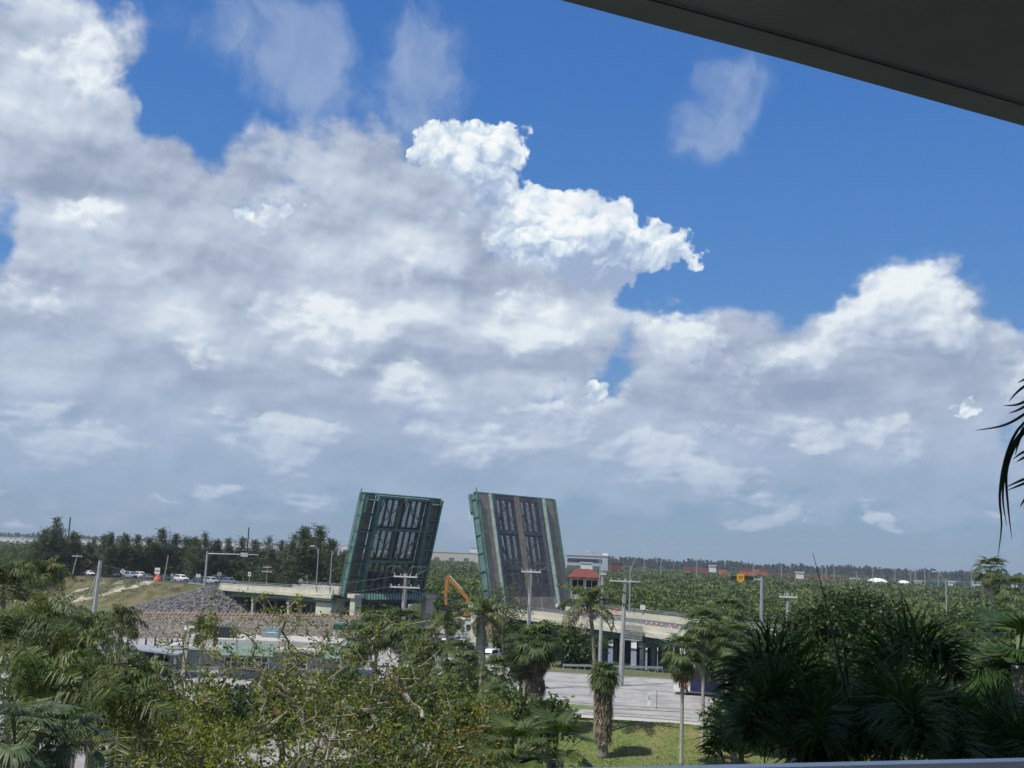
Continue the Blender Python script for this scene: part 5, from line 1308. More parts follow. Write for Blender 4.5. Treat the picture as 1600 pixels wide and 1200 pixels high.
CC = {'white': (.75, .76, .76), 'blue': (.10, .14, .19), 'grey': (.13, .14, .15), 'black': (.02, .02, .025), 'navy': (.03, .045, .08), 'silver': (.38, .41, .43), 'lightblue': (.28, .36, .45), 'green': (.035, .06, .055), 'darkgrey': (.06, .07, .09)}
hd = math.atan2(-BU.y, -BU.x)
for px, kind, c_, lab, w in queue:
    s_ = s_for(px, w); p = BP(s_, w, zdeck(s_) + .03)
    car(kind, lab, paint(c_, CC[c_]), p, hd, 'cars queued on the road to the open bridge', 'queued_car')
s_ = s_for(53, 14); p = BP(s_, 14, zdeck(s_) + .03); car('van', 'white delivery van among the palms at the far left of the bridge road', paint('white', CC['white']), p, hd + math.pi, 'cars queued on the road to the open bridge', 'delivery_van', 'van')
park = [(668, 1008, 'suv', 'black', 'black suv left in the parking row below the left leaf'), (685, 1010, 'sedan', 'navy', 'dark blue car second in the parking row below the left leaf'), (702, 1012, 'suv', 'darkgrey', 'dark suv in the parking row, second from its right end'), (722, 1012, 'sedan', 'silver', 'silver car at the right end of the parking row'),
        (768, 1032, 'suv', 'white', 'white car behind the pale palm trunk in the yard'), (432, 1050, 'sedan', 'white', 'white sedan before the restaurant, behind the sparse tree'), (395, 1056, 'suv', 'grey', 'grey suv before the restaurant under the teal awning'), (520, 1046, 'suv', 'silver', 'silver suv at the right end of the restaurant'), (60, 1045, 'suv', 'white', 'white car among the coconut palms at the left')]
for px, py, kind, c_, lab in park:
    p = gnd(px, py, 0); car(kind, lab, paint(c_, CC[c_]), (p.x, p.y, 0.012), 1.25 if px > 600 else .2, 'cars parked in the yard')
# the coach on the front road
p = gnd(1108, 1087, .01); T = thing('coach_bus', 'dark blue bus with a white front part on the road behind the slim palms', 'bus', p, math.atan2(-22, 80) + math.pi)
Mb = paint('deep_blue', (.025, .03, .10))
q = MB(); q.box(-3.9, 2.2, -1.25, 1.25, .45, 3.05); q.box(-3.8, 2.2, -1.15, 1.15, 3.052, 3.2); q.build('body', Mb, T)
q = MB(); q.hull8([(2.203, -1.25, .45), (4.3, -1.2, .45), (4.3, 1.2, .45), (2.203, 1.25, .45), (2.203, -1.25, 3.05), (3.8, -1.15, 3.0), (3.8, 1.15, 3.0), (2.203, 1.25, 3.05)]); q.build('front_body', M_white, T)
for k in range(4):
    for sg in (-1, 1): q = MB(); q.box(-3.5 + k * 1.4, -2.3 + k * 1.4, sg * 1.255 - .01, sg * 1.255 + .01, 1.75, 2.7); q.build('side_window', M_glass, T)
q = MB(); q.hull8([(4.12, -1.05, 1.6), (4.17, -1.05, 1.6), (4.17, 1.05, 1.6), (4.12, 1.05, 1.6), (3.85, -1.0, 2.8), (3.9, -1.0, 2.8), (3.9, 1.0, 2.8), (3.85, 1.0, 2.8)]); q.build('windshield', M_glass, T)
for sg in (-1, 1): q = MB(); q.box(2.4, 3.6, sg * 1.262 - .01, sg * 1.262 + .01, .9, 1.25); q.build('stripe', M_red, T)
for x in (-2.6, 2.9):
    for sg in (-1, 1):
        q = MB(); q.tube([(x, sg * 1.0, .5), (x, sg * 1.28, .5)], .5, 16); w = q.build('wheel', M_tyre, T); q = MB(); q.tube([(x, sg * 1.27, .5), (x, sg * 1.3, .5)], .27, 12); q.build('rim', M_rim, w)
for sg in (-1, 1): q = MB(); q.box(4.3, 4.34, sg * .9 - .15, sg * .9 + .15, .8, 1.0); q.build('headlight', M_lamp, T)

# ------------------------------------------------------------------ the excavator
mp = at(722, 955, 232)
def zm(X, Y): return -0.2 + 3.6 * np.exp(-(((X - mp.x) / 7) ** 2 + ((Y - 234) / 5) ** 2)) * (0.8 + .4 * vnoise(X, Y, 2, 3))
ngrid('spoil_mound', np.linspace(mp.x - 16, mp.x + 16, 50), np.linspace(222, 246, 40), zm, [principled('brown_spoil', (.12, .08, .05), .95, var=.4, scale=.6, bump=.6, bscale=3)])
p = at(738, 950, 232); T = thing('excavator', 'orange excavator with its long arm folded up, standing on a dirt mound between the leaves', 'excavator', (p.x, 232, 2.6)); o3 = (p.x, 232, 2.6)
for sg in (-1, 1): q = MB(); q.box(-1.9, 1.9, sg * 1.25 - .28, sg * 1.25 + .28, 0, .85); q.build('track', M_dark, T)
q = MB(); q.box(-1.7, 1.7, -1.3, 1.3, .9, 1.9); q.box(-2.3 + .3, -.6, -1.3, 1.3, 1.902, 2.3); q.build('body', M_orange, T)
q = MB(); q.box(.2, 1.6, -1.3, -.2, 1.903, 3.3); cb = q.build('cab', M_orange, T); q = MB(); q.box(.25, 1.62, -1.32, -.18, 2.3, 3.1); q.build('cab_window', M_glass, cb)
def rel(px, py, D=232): v = at(px, py, D); return (v.x - o3[0], v.y - o3[1], v.z - o3[2])
q = MB(); b_ = [rel(734, 946), rel(730, 935), rel(722, 925), rel(700, 902)]
for a, c, w in zip(b_[:-1], b_[1:], (1.0, .95, .8)): q.beam(a, c, .45, w * .72)
q.build('boom', M_orange, T)
q = MB(); q.beam(rel(699, 900), rel(696, 930), .4, .65); q.beam(rel(700, 906), rel(698, 925), .2, .85); q.beam(rel(696, 930), rel(697, 945), .4, .55); q.build('stick', M_orange, T)
q = MB(); q.tube([rel(722, 921), rel(703, 900)], .13, 6); q.build('ram', M_offwhite, T)
q = MB(); q.hull8([(rel(697, 945)[0] - .7, -.5, rel(697, 945)[2] - 1.3), (rel(697, 945)[0] + .5, -.5, rel(697, 945)[2] - 1.3), (rel(697, 945)[0] + .5, .5, rel(697, 945)[2] - 1.3), (rel(697, 945)[0] - .7, .5, rel(697, 945)[2] - 1.3), (rel(697, 945)[0] - .3, -.5, rel(697, 945)[2]), (rel(697, 945)[0] + .3, -.5, rel(697, 945)[2]), (rel(697, 945)[0] + .3, .5, rel(697, 945)[2]), (rel(697, 945)[0] - .3, .5, rel(697, 945)[2])]); q.build('bucket', M_dark, T)
# white site trailer and dark service box below it
p = at(716, 985, 214)
T = thing('site_trailer', 'white site trailer below the excavator, behind the parked cars', 'trailer', (p.x, 214, 0)); q = MB(); q.box(-3.4, 3.4, -1.3, 1.3, .7, 3.9); q.box(-3.5, 3.5, -1.4, 1.4, 3.902, 4.05); q.build('body', M_white, T)
for x in (-2, 0, 2): q = MB(); q.box(x - .5, x + .5, -1.33, -1.3, 2, 3); q.build('window', M_glass, T)
for x in (-1, 0.2): q = MB(); q.tube([(x, -1.2, .4), (x, 1.2, .4)], .4, 12); q.build('wheel', M_tyre, T)
# white rail fence round the parking row
a = gnd(655, 1003, 0); b_ = gnd(742, 1004, 0)
T = thing('rail_fence', 'low white rail fence behind the parking row below the left leaf', 'fence', (a.x, a.y, 0)); q = MB(); oo = (a.x, a.y, 0)
for h in (.5, 1.0, 1.4): q.beam((a.x, a.y, h), (b_.x, b_.y, h), .1, .14)
q.build('rails', M_offwhite, T, oo)
for k in range(9): t = a.lerp(b_, k / 8); q = MB(); q.box(t.x - .08, t.x + .08, t.y - .08, t.y + .08, 0, 1.5); q.build('post', M_offwhite, T, oo)

# ------------------------------------------------------------------ poles
def upole(px, ptop, D, base_z, label, arms=1, lean=0, r0=.24, r1=.15, w=2.4, arm_px=None, extra=None, h2=None, mat=None, ang=0.0):
    t = at(px, ptop, D); h = t.z - base_z
    T = thing('utility_pole', label, 'utility pole', (t.x - lean, t.y, base_z), group='concrete utility poles')
    q = MB(); q.tube([(0, 0, 0), (lean, 0, h)], [r0 * .85, r1 * .85], 8 if arms else 6); q.build('pole', mat or M_pole, T)
    c, s_ = math.cos(ang), math.sin(ang)
    for k in range(arms):
        z = h - .35 - k * 1.15; ww = w * (1 + .25 * k); q = MB(); q.beam((lean - ww / 2 * c, -.2 - ww / 2 * s_, z), (lean + ww / 2 * c, -.2 + ww / 2 * s_, z), .13, .16); q.build('crossarm', M_offwhite, T)
        for f in (-.46, -.2, .2, .46):
            q = MB(); q.lathe([(.02, 0), (.07, .05), (.05, .12), (.08, .17), (.03, .26)], 7, (lean + f * ww * c, -.2 + f * ww * s_, z + .08)); q.build('insulator', M_galv, T)
    return T, Vector((t.x, t.y, t.z))
T, A_left = upole(157, 876, 120, 0, 'leaning concrete utility pole at the left above the coconut palms', 0, lean=.35, r0=.34, r1=.22)
T, A_634 = upole(634, 896, 125, 0, 'utility pole with two crossarms in front of the left leaf pit', 2, w=2.6, r0=.36, r1=.28)
q = MB(); q.tube([(.75, -.1, 9.0), (.75, -.1, 10.3)], .3, 10); q.build('transformer', M_pole, T)
T, A_830 = upole(830, 889, 140, 0, 'tall utility pole standing in front of the right leaf', 1, w=2.4, r0=.34, r1=.24, lean=.1)
T, A_942 = upole(942, 893, 156, 0, 'slim utility pole just left of the tall coconut palm crown', 1, w=.9, r0=.30, r1=.22, lean=.1)
T, A_975 = upole(977, 904, 148, 0, 'utility pole with a wide crossarm right of the tall coconut palm', 1, w=4.2, r0=.42, r1=.26, lean=.25, ang=.15)
T, A_1232 = upole(1231, 927, 108, 0, 'utility pole with a short crossarm before the big round tree', 1, w=1.7, r0=.30, r1=.20)
q = MB(); q.box(-.55, -.2, -.2, .2, 9.0, 10.2); q.beam((-.35, 0, 10.2), (-.05, 0, 12.4), .06); q.build('junction_box', M_galv, T)
T, _ = upole(121, 867, 295, 6, 'far leaning utility pole behind the queue at the left', 1, w=2.6, r0=.2, r1=.14, lean=.9)
T, _ = upole(263, 868, 290, 6, 'far leaning utility pole behind the square white sign', 0, r0=.2, r1=.14, lean=.6)
T, _ = upole(418, 884, 286, 5, 'small far utility pole behind the left bridge span', 2, w=2.0, r0=.14, r1=.1)
T, _ = upole(6, 875, 260, 4, 'thin far pole at the left edge above the grey palm fronds', 0, r0=.12, r1=.1)
for px, ty, lab in ((110, 808, 'tall thin radio mast above the left pine tops'), (389, 824, 'thin radio mast over the pines left of the bridge')):
    t = at(px, ty, 420); T = thing('radio_mast', lab, 'mast', (t.x, t.y, 2)); q = MB(); q.tube([(0, 0, 0), (0, 0, t.z - 2)], [.3, .22], 6); q.build('pole', M_dark, T)
# short light pole before the restaurant
t = at(295, 981, 112); T = thing('light_pole', 'short square concrete light pole before the restaurant wall', 'lamp post', (t.x - .35, t.y, 0)); q = MB()
q.hull8([(-.2, -.2, 0), (.2, -.2, 0), (.2, .2, 0), (-.2, .2, 0), (.2, -.15, t.z), (.5, -.15, t.z), (.5, .15, t.z), (.2, .15, t.z)]); q.build('pole', principled('buff_concrete', (.40, .38, .31), .9, var=.1), T)
q = MB(); q.box(-.1, .9, -.15, .15, t.z, t.z + .18); q.build('lamp_head', M_offwhite, T)

def lamp(px, ptop, base, D, armpx, label, hook=False, arm_up=.0):
    t = at(px, ptop, D); bz = base; T = thing('street_lamp', label, 'street lamp', (t.x, t.y, bz), group='street lamps on the bridge')
    h = t.z - bz; q = MB(); q.tube([(0, 0, 0), (0, 0, h)], [.13, .09], 8); q.tube([(0, 0, 0), (0, 0, .5)], .2, 8); q.build('pole', M_galv, T)
    e = at(armpx[0], armpx[1], D); d = Vector((e.x - t.x, 0, e.z - bz))
    q = MB(); q.tube(catmull([(0, 0, h - 1.2), (d.x * .3, 0, h - .5 + (d.z - h) * .4), (d.x * .75, 0, h + (d.z - h) * .95), (d.x, 0, d.z)], 9), .055, 6); q.build('arm', M_galv, T)
    sx_ = 1 if d.x > 0 else -1
    q = MB(); q.hull8([(d.x, -.16, d.z - .1), (d.x + sx_ * .85, -.16, d.z - .1), (d.x + sx_ * .85, .16, d.z - .1), (d.x, .16, d.z - .1), (d.x, -.1, d.z + .1), (d.x + sx_ * .8, -.1, d.z + .08), (d.x + sx_ * .8, .1, d.z + .08), (d.x, .1, d.z + .1)]); q.build('lamp_head', M_galv, T)
p = BP(s_for(497, .15), .15, 0); lamp(498, 857, zpar(s_for(497, .15)), p[1], (491, 853), 'street lamp on the left bridge span, farther from the leaf')
p = BP(s_for(518, .15), .15, 0); lamp(519, 860, zpar(s_for(518, .15)), p[1], (540, 842), 'street lamp with long curved arm next to the left leaf')
lamp(938, 872, 6.6, 214, (921, 861), 'thin street lamp rising behind the tall coconut palm', )
lamp(985, 884, 6.6, 206, (1001, 863), 'street lamp with a long raised arm on the right bridge span')
lamp(1478, 904, 3.0, 186, (1463, 893), 'hooked street lamp standing alone in the woodland at the right')
# signal masts
def mast(px, ptop, pbase, D, bz, arm_to, label, signs):
    t = at(px, ptop, D); T = thing('signal_mast', label, 'traffic mast', (t.x, t.y, bz)); h = t.z - bz
    q = MB(); q.tube([(0, 0, 0), (0, 0, h + .3)], [.30, .22], 10); q.build('pole', M_galv, T)
    e = at(arm_to[0], arm_to[1], D); q = MB(); q.tube([(0, 0, h - .3), (e.x - t.x, 0, e.z - bz)], [.16, .09], 8); q.build('arm', M_galv, T)
    return T, t, bz
sM = s_for(321, -.8)
T, t, bz = mast(324, 863, 917, BP(sM, -.8, 0)[1], zdeck(sM) - .3, (404, 867), 'grey overhead sign mast at the left where the bridge road begins', None)
e = at(382, 867, t.y); x, z = e.x - t.x, e.z - bz
q = MB(); q.box(x - .85, x + .85, -.22, -.16, z - .45, z + .5); pl = q.build('sign_panel', principled('grey_sign_face', (.42, .45, .47), .5), T)
q = MB()
for k in range(3): q.box(x - .6, x + .6, -.235, -.222, z - .28 + k * .24, z - .2 + k * .24)
q.build('sign_bar', principled('pale_sign_marks', (.62, .64, .64), .5), pl)
T, t, bz = mast(1190, 904, 966, 193, 6.0, (1140, 900), 'grey signal mast at the right with yellow sign and two dark signals on its arm', None)
for px in (1148, 1169):
    e = at(px, 903, 193); x, z = e.x - t.x, e.z - bz; q = MB(); q.box(x - .75, x + .75, -.45, -.1, z - .3, z + .35); sg_ = q.build('signal_head', principled('signal_housing', (.05, .035, .02), .6), T)
    for k in range(3): q = MB(); q.tube([(x - .48 + k * .48, -.46, z), (x - .48 + k * .48, -.50, z)], .15, 10); q.build('signal_lens', M_dark, sg_)
e = at(1156, 902, 193); x, z = e.x - t.x, e.z - bz; q = MB(); q.box(x - .62, x + .62, -.62, -.56, z - .55, z + .55); q.box(x - .35, x + .35, -.618, -.562, z - .8, z - .552); pl = q.build('sign_panel', M_yellow, T)
q = MB(); q.box(x - .42, x + .42, -.635, -.622, z + .12, z + .2); q.box(x - .42, x + .42, -.635, -.622, z - .1, z - .02); q.box(x - .3, x + .3, -.635, -.622, z - .32, z - .24); q.build('sign_bar', M_dark, pl)

# ------------------------------------------------------------------ road signs
def sign(px, pc, w_px, kind, label, D=None, w=-.2, h_px=None, mat=None, foot=None, name='road_sign'):
    if D is None: s_ = s_for(px, w); b3 = BP(s_, w, zdeck(s_)); D = b3[1]; bz = b3[2] - .1
    else: bz = foot
    c = at(px, pc, D); W_ = w_px / F_PX * D; H_ = (h_px or w_px) / F_PX * D
    T = thing(name, label, 'road sign', (c.x, c.y, bz)); h = c.z - bz
    q = MB(); q.box(-.05, .05, -.04, .04, 0, h + H_ * .3); q.build('post', M_galv, T)
    q = MB()
    if kind == 'diamond':
        a = W_ / 2; q.hull8([(0, -.10, h - a), (a, -.10, h), (0, -.10, h + a), (-a, -.10, h), (0, -.05, h - a), (a, -.05, h), (0, -.05, h + a), (-a, -.05, h)])
    elif kind == 'oct':
        a = W_ / 2; q.tube([(0, -.10, h), (0, -.05, h)], a, 8)
    else: q.box(-W_ / 2, W_ / 2, -.10, -.05, h - H_ / 2, h + H_ / 2)
    pl = q.build('sign_panel', mat or M_white, T)
    return T, pl, h, W_, H_
T, pl, h, W_, H_ = sign(192, 893, 9.5, 'diamond', 'white diamond sign standing above the queue', mat=principled('pale_diamond_face', (.60, .62, .60), .5))
q = MB(); q.box(-.08, .08, -.115, -.102, h - .3, h + .35); q.box(-.22, .22, -.115, -.102, h - .02, h + .1); q.build('arrow_mark', M_dark, pl)
T, pl, h, W_, H_ = sign(246, 892, 8, 'rect', 'square white sign with dark lettering marks above the orange tarp', h_px=9.5)
q = MB()
for x, a in ((-.42, .18), (-.1, .3), (.22, .24), (.42, .16)): q.box(x - .07, x + .07, -.115, -.102, h - a, h + a)
q.box(-.45, .1, -.117, -.104, h + .05, h + .14); q.build('lettering', M_dark, pl)
sign(269, 899, 7.5, 'diamond', 'small grey-backed diamond sign behind the bright white suv', w=4, mat=principled('sign_back', (.30, .32, .34), .5))
T, pl, h, W_, H_ = sign(310, 899.5, 6.5, 'rect', 'small two-part white sign left of the overhead mast', h_px=5); q = MB(); q.box(-.05, .05, -.115, -.102, h - H_ / 2, h + H_ / 2); q.build('divider', M_dark, pl)
sign(343, 897, 6.5, 'rect', 'small grey-green sign right of the overhead mast', h_px=5, mat=principled('sign_back_green', (.25, .29, .27), .5))
T, pl, h, W_, H_ = sign(390, 897, 4.4, 'rect', 'small upright white sign over the start of the left bridge span', h_px=6.5, w=.2); q = MB(); q.box(-.12, .12, -.115, -.102, h - .2, h + .25); q.build('symbol', M_dark, pl)
sign(470, 907, 5.5, 'rect', 'low pale sign board on the left bridge span', h_px=4.5, w=22, mat=M_galv)
sign(480, 900, 3.2, 'diamond', 'tiny sign on a post at the far side of the left span', w=22, mat=M_galv)
sign(1004, 949, 7.5, 'rect', 'square pale sign at the far rail of the right bridge span', D=205, foot=6.2, h_px=7.5)
T, pl, h, W_, H_ = sign(871, 946, 8, 'diamond', 'pale triangular work sign at the foot of the right leaf', D=192, foot=6.1)
T, pl, h, W_, H_ = sign(1086, 968, 11, 'rect', 'dark green road sign on the near parapet by the fan palms', D=150, foot=5.2, h_px=5, mat=principled('green_sign', (.02, .10, .06), .5)); q = MB(); q.box(-W_ * .4, W_ * .4, -.115, -.102, h - .05, h + .06); q.build('lettering', M_offwhite, pl)
# orange tarp over a heap by the queue
s_ = s_for(246, 2.2); p = BP(s_, 2.2, zdeck(s_)); T = thing('covered_heap', 'orange-red tarp draped over a peaked heap below the square white sign', 'tarp', p)
q = MB(); n = 12; rg = [[q.av((math.cos(a * 6.283 / n) * R_ * (1 + .12 * math.sin(a * 2.3)), math.sin(a * 6.283 / n) * R_, z)) for a in range(n)] for R_, z in ((1.05, 0), (.95, .5), (.6, 1.1), (.22, 1.75))]
for k in range(3):
    for j in range(n): q.Fc.append([rg[k][j], rg[k][(j + 1) % n], rg[k + 1][(j + 1) % n], rg[k + 1][j]]); q.M.append(0)
q.Fc.append(rg[-1]); q.M.append(0); q.build('tarp_cover', M_red, T)
# guard rails
def grail(pa, pb, label, h=.75, n=14, nm='guard_rail'):
    T = thing(nm, label, 'guard rail', pa); q = MB(); pa, pb = Vector(pa), Vector(pb); q.beam(pa + Vector((0, 0, h - .12)), pb + Vector((0, 0, h - .12)), .08, .32); q.build('rail', M_galv, T, tuple(pa))
    for k in range(n + 1): t = pa.lerp(pb, k / n); q = MB(); q.box(t.x - .07, t.x + .07, t.y + .05, t.y + .19, t.z, t.z + h); q.build('post', M_galv, T, tuple(pa))
a, b_ = gnd(880, 1049, 0), gnd(1035, 1053, 0); grail((a.x, a.y, 0), (b_.x, b_.y, 0), 'steel guard rail along the far side of the front road before the pile rows', 1.0)
s0, s1 = s_for(295, -.6), s_for(322, -.6); a, b_ = BP(s0, -.7, zdeck(s0) - .2), BP(s1, -.7, zdeck(s1) - .2); grail(a, b_, 'white guard rail at the road edge below the bright white suv', .6, 5)
# road marker and thin post by the kerb
p = gnd(1014, 1102, 0); T = thing('marker_post', 'short white marker post with a green panel at the kerb', 'marker post', (p.x, p.y, .02)); q = MB(); q.box(-.16, .16, -.05, .05, 0, 1.25); q.build('post', M_white, T); q = MB(); q.box(-.11, .11, -.065, -.052, .55, 1.1); q.build('panel', principled('pale_green_panel', (.30, .50, .45), .5), T)
p = gnd(1026, 1108, 0); T = thing('marker_post', 'thin rusty stake beside the white marker post', 'stake', (p.x, p.y, .02)); q = MB(); q.tube([(0, 0, 0), (0, 0, 2.0)], .04, 6); q.build('post', principled('rusty_stake', (.15, .09, .06), .8), T)
p = gnd(1040, 1152, .8); T = thing('white_stone', 'small white stone lying on the grass mound', 'stone', (p.x, p.y, p.z + .05)); q = MB(); q.lathe([(.02, -.1), (.15, -.05), (.17, .03), (.06, .12)], 7); q.build('stone', M_white, T)

# work barriers and cones on the right span
for k, px in enumerate((958, 966)):
    s_ = s_for(px, 14.5); p = BP(s_, 14.5, zdeck(s_)); T = thing('work_barrier', ('left', 'right')[k] + ' one of the two orange and white work barriers behind the wide-armed pole', 'barrier', p, .3, 'work barriers on the right span')
    for z in (.5, .95, 1.4): q = MB(); q.box(-.7, .7, -.04, .04, z, z + .25); q.build('board', M_red if z != .95 else M_white, T)
    for x in (-.6, .6): q = MB(); q.box(x - .04, x + .04, -.3, .3, 0, .06); q.box(x - .04, x + .04, -.06, -.041, .06, 1.7); q.build('leg', M_offwhite, T)
cn = None
for k, (px, w) in enumerate(((1010, 11), (1018, 11), (1026, 11), (1034, 11), (1047, 10), (1055, 12.5), (1062, 10), (1049, 7))):
    s_ = s_for(px, w); p = BP(s_, w, zdeck(s_) + .01); lab = ORD[k] + ' from the left of the small orange traffic cones on the right span' if k < 7 else 'orange traffic cone standing nearest the near parapet of the right span'
    if cn is None:
        cn = T = thing('traffic_cone', lab, 'traffic cone', p, 0, 'traffic cones on the right span')
        q = MB(); q.lathe([(.26, .04), (.2, .3), (.13, .62), (.05, 1.0)], 10); T.scale = (.75, .75, .75); q.build('cone', M_red, T); q = MB(); q.lathe([(.20, .42), (.15, .62)], 10); q.build('reflective_band', M_white, T); q = MB(); q.box(-.32, .32, -.32, .32, 0, .039); q.build('base', M_dark, T)
    else: dup(cn, p, k, lab, 'traffic cones on the right span')
# mesh-covered inspection cage on the near parapet
s_ = s_for(992, -.3); p = BP(s_, -.9, zdeck(s_) - 1.4); T = thing('inspection_cage', 'grey mesh-covered scaffold cage hung on the side of the right span', 'scaffold', p, math.atan2(BU.y, BU.x)); q = MB()
for k in range(13): q.beam((-1.9 + k * .31, 0, 0), (-1.9 + k * .31, 0, 2.1), .1)
for k in range(7): q.beam((-1.9, 0, k * .35), (1.9, 0, k * .35), .1)
q.box(-1.9, 1.9, .06, .8, -.1, .0); q.build('mesh_panel', principled('grey_mesh', (.24, .25, .25), .8), T)
q = MB(); q.hull8([(.6, -.5, 1.0), (1.4, -.5, 1.0), (1.4, -.1, .9), (.6, -.1, .9), (.7, -.45, 1.3), (1.5, -.45, 1.3), (1.5, -.1, 1.4), (.7, -.1, 1.4)]); q.build('floodlight', M_white, T)
s_ = s_for(1053, -.3); p = BP(s_, -.35, zdeck(s_) - .55); T = thing('service_box', 'small grey box fixed on the side of the right span', 'cabinet', p, math.atan2(BU.y, BU.x)); q = MB(); q.box(-.4, .4, -.3, .06, 0, 1.0); q.build('cabinet', M_galv, T); q = MB(); q.box(-.33, .33, -.33, -.302, .08, .92); q.build('cabinet_door', M_pole, T)

# ------------------------------------------------------------------ restaurant, thatched roof, canopy
M_wall = principled('pale_blue_grey_wall', (.24, .27, .295), .85, var=.08, scale=.8)
M_roofw = principled('white_roof_membrane', (.46, .45, .42), .85, col2=(.25, .235, .21), scale=.35, detail=7, contrast=(.5, .75))
M_awn = principled('faded_teal_awning', (.14, .215, .185), .7, var=.15, scale=1)
c0 = at(262, 1050, 139); c0 = Vector((c0.x, 139, 0)); ang = .10
T = thing('restaurant_building', 'low pale blue-grey restaurant with flat white roof and teal awnings before the thatched roof', 'building', c0, ang)
q = MB(); q.box(0, 22.5, 0, 12, 0, 3.25); q.build('wall', M_wall, T)
q = MB(); q.box(-.5, 22.9, -.6, 12.5, 3.252, 3.5); q.box(-.2, 22.6, -.25, 12.2, 3.502, 3.62); q.box(1.2, 21, 2.2, 11.5, 3.622, 4.35); q.build('roof', M_roofw, T)
for x0, x1 in ((6.2, 12.5), (18.4, 22.6)):
    q = MB(); q.hull8([(x0, -1.5, 2.75), (x1, -1.5, 2.75), (x1, -.02, 3.15), (x0, -.02, 3.15), (x0, -1.5, 2.82), (x1, -1.5, 2.82), (x1, .35, 4.1), (x0, .35, 4.1)]); q.build('awning', M_awn, T)
for x0, x1 in ((6.6, 9.0), (9.3, 11.9), (14, 16.5)):
    q = MB(); q.box(x0, x1, -.06, -.003, 1.25, 2.5); w = q.build('window', M_glass, T)
    q = MB()
    for x in np.linspace(x0, x1, 4): q.box(x - .05, x + .05, -.1, -.062, 1.25, 2.5)
    for z in (1.25, 1.85, 2.45): q.box(x0, x1, -.112, -.101, z, z + .07)
    q.build('window_frame', M_white, w)
q = MB(); q.box(.6, 6, -.09, -.003, .55, .8); q.build('wall_trim', M_white, T)
q = MB(); q.box(3.4, 5.8, -.11, -.093, .05, .5); q.build('teal_panel', principled('deep_teal_panel', (.02, .09, .10), .6), T)
q = MB(); q.hull8([(-4.2, -1.2, 3.05), (1.6, -3.2, 2.75), (2.6, 0, 2.95), (-3.4, 2.4, 3.2), (-4.2, -1.2, 3.25), (1.6, -3.2, 2.95), (2.6, 0, 3.15), (-3.4, 2.4, 3.4)]); q.build('porch_roof', principled('corrugated_porch_roof', (.36, .40, .43), .5, .2, col2=(.26, .29, .31), scale=1.5), T)
for x, y in ((-3.8, -1.0), (-1.2, -1.9), (1.3, -2.8)): q = MB(); q.box(x - .15, x + .15, y - .15, y + .15, 0, 2.9); q.build('porch_post', M_wall, T)
q = MB(); q.box(-3.4, -.3, -1.1, -.9, .0, 1.9); q.build('porch_panel', M_offwhite, T)
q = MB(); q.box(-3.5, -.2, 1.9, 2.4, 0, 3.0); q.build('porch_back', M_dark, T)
T = thing('rooftop_ac_unit', 'grey-white air conditioner on the restaurant roof beside the round vent', 'air conditioner', c0 + Vector((2.2, 3.5, 3.62))); q = MB(); q.box(-.2, 2.0, -.8, .8, .15, 1.25); q.build('casing', M_offwhite, T); q = MB(); q.box(.1, .8, -.83, -.8, .3, 1.1); q.build('grille', principled('blue_grey_grille', (.12, .17, .23), .6), T); q = MB(); q.tube([(1.4, 0, 1.25), (1.4, 0, 1.33)], .4, 12); q.build('fan_guard', M_dark, T)
T = thing('roof_vent', 'tall white mushroom vent on the restaurant roof', 'roof vent', c0 + Vector((.9, 4.2, 3.62))); q = MB(); q.lathe([(.28, 0), (.28, 1.6), (.5, 1.65), (.5, 1.95), (.2, 2.1)], 12); q.build('duct', M_white, T); q = MB(); q.lathe([(.5, .1), (.45, .5), (.15, .75)], 10, (.1, -1.0, 0)); q.build('cowl', M_white, T)
T = thing('water_tank', 'dark louvred box on the restaurant roof right of the white unit', 'roof unit', c0 + Vector((4.0, 6.0, 3.62))); q = MB(); q.box(0, 2.3, -.9, .9, .1, 2.1); q.build('casing', principled('dark_louvre', (.05, .06, .075), .6), T); q = MB(); [q.box(.05, 2.25, -.94, -.9, .3 + k * .3, .42 + k * .3) for k in range(6)]; q.build('louvres', M_dark, T)
T = thing('roof_hatch', 'pale blue box on the thatched roof side of the restaurant', 'roof unit', c0 + Vector((9.2, 9.0, 4.35))); q = MB(); q.box(0, 2.2, -.7, .7, 0, 1.3); q.build('casing', principled('pale_blue_box', (.22, .30, .34), .6), T); q = MB(); q.box(.1, 2.1, -.72, -.701, .6, .7); q.build('seam', M_white, T)

# long thatched roof
M_thatch = principled('weathered_thatch', (.33, .30, .265), .95, col2=(.19, .17, .15), scale=1.6, detail=8, contrast=(.35, .62), bump=.8, bscale=5)
ra, rb = at(176, 955, 166), at(566, 960, 182); ra.z = rb.z = 5.4
e_ = (rb - ra).normalized(); nn = Vector((-e_.y, e_.x, 0))
T = thing('thatched_roof', 'long grey-brown palm-thatched roof with crossed sticks along its ridge', 'roof', (ra.x, ra.y, 0)); oo = (ra.x, ra.y, 0)
NX, NY = 150, 16; q = MB()
for sg in (-1, 1):
    g_ = [[q.av(tuple(ra.lerp(rb, i / NX) + nn * (sg * 5.2 * j / NY) + Vector((0, 0, -3.0 * j / NY + .10 * (vnoise(i * 1.0, j * 1.0, 1.3, sg) - .5) - (.12 if j % 4 == 3 else 0))))) for i in range(NX + 1)] for j in range(NY + 1)]
    for j in range(NY):
        for i in range(NX): q.Fc.append([g_[j][i], g_[j][i + 1], g_[j + 1][i + 1], g_[j + 1][i]]); q.M.append(0)
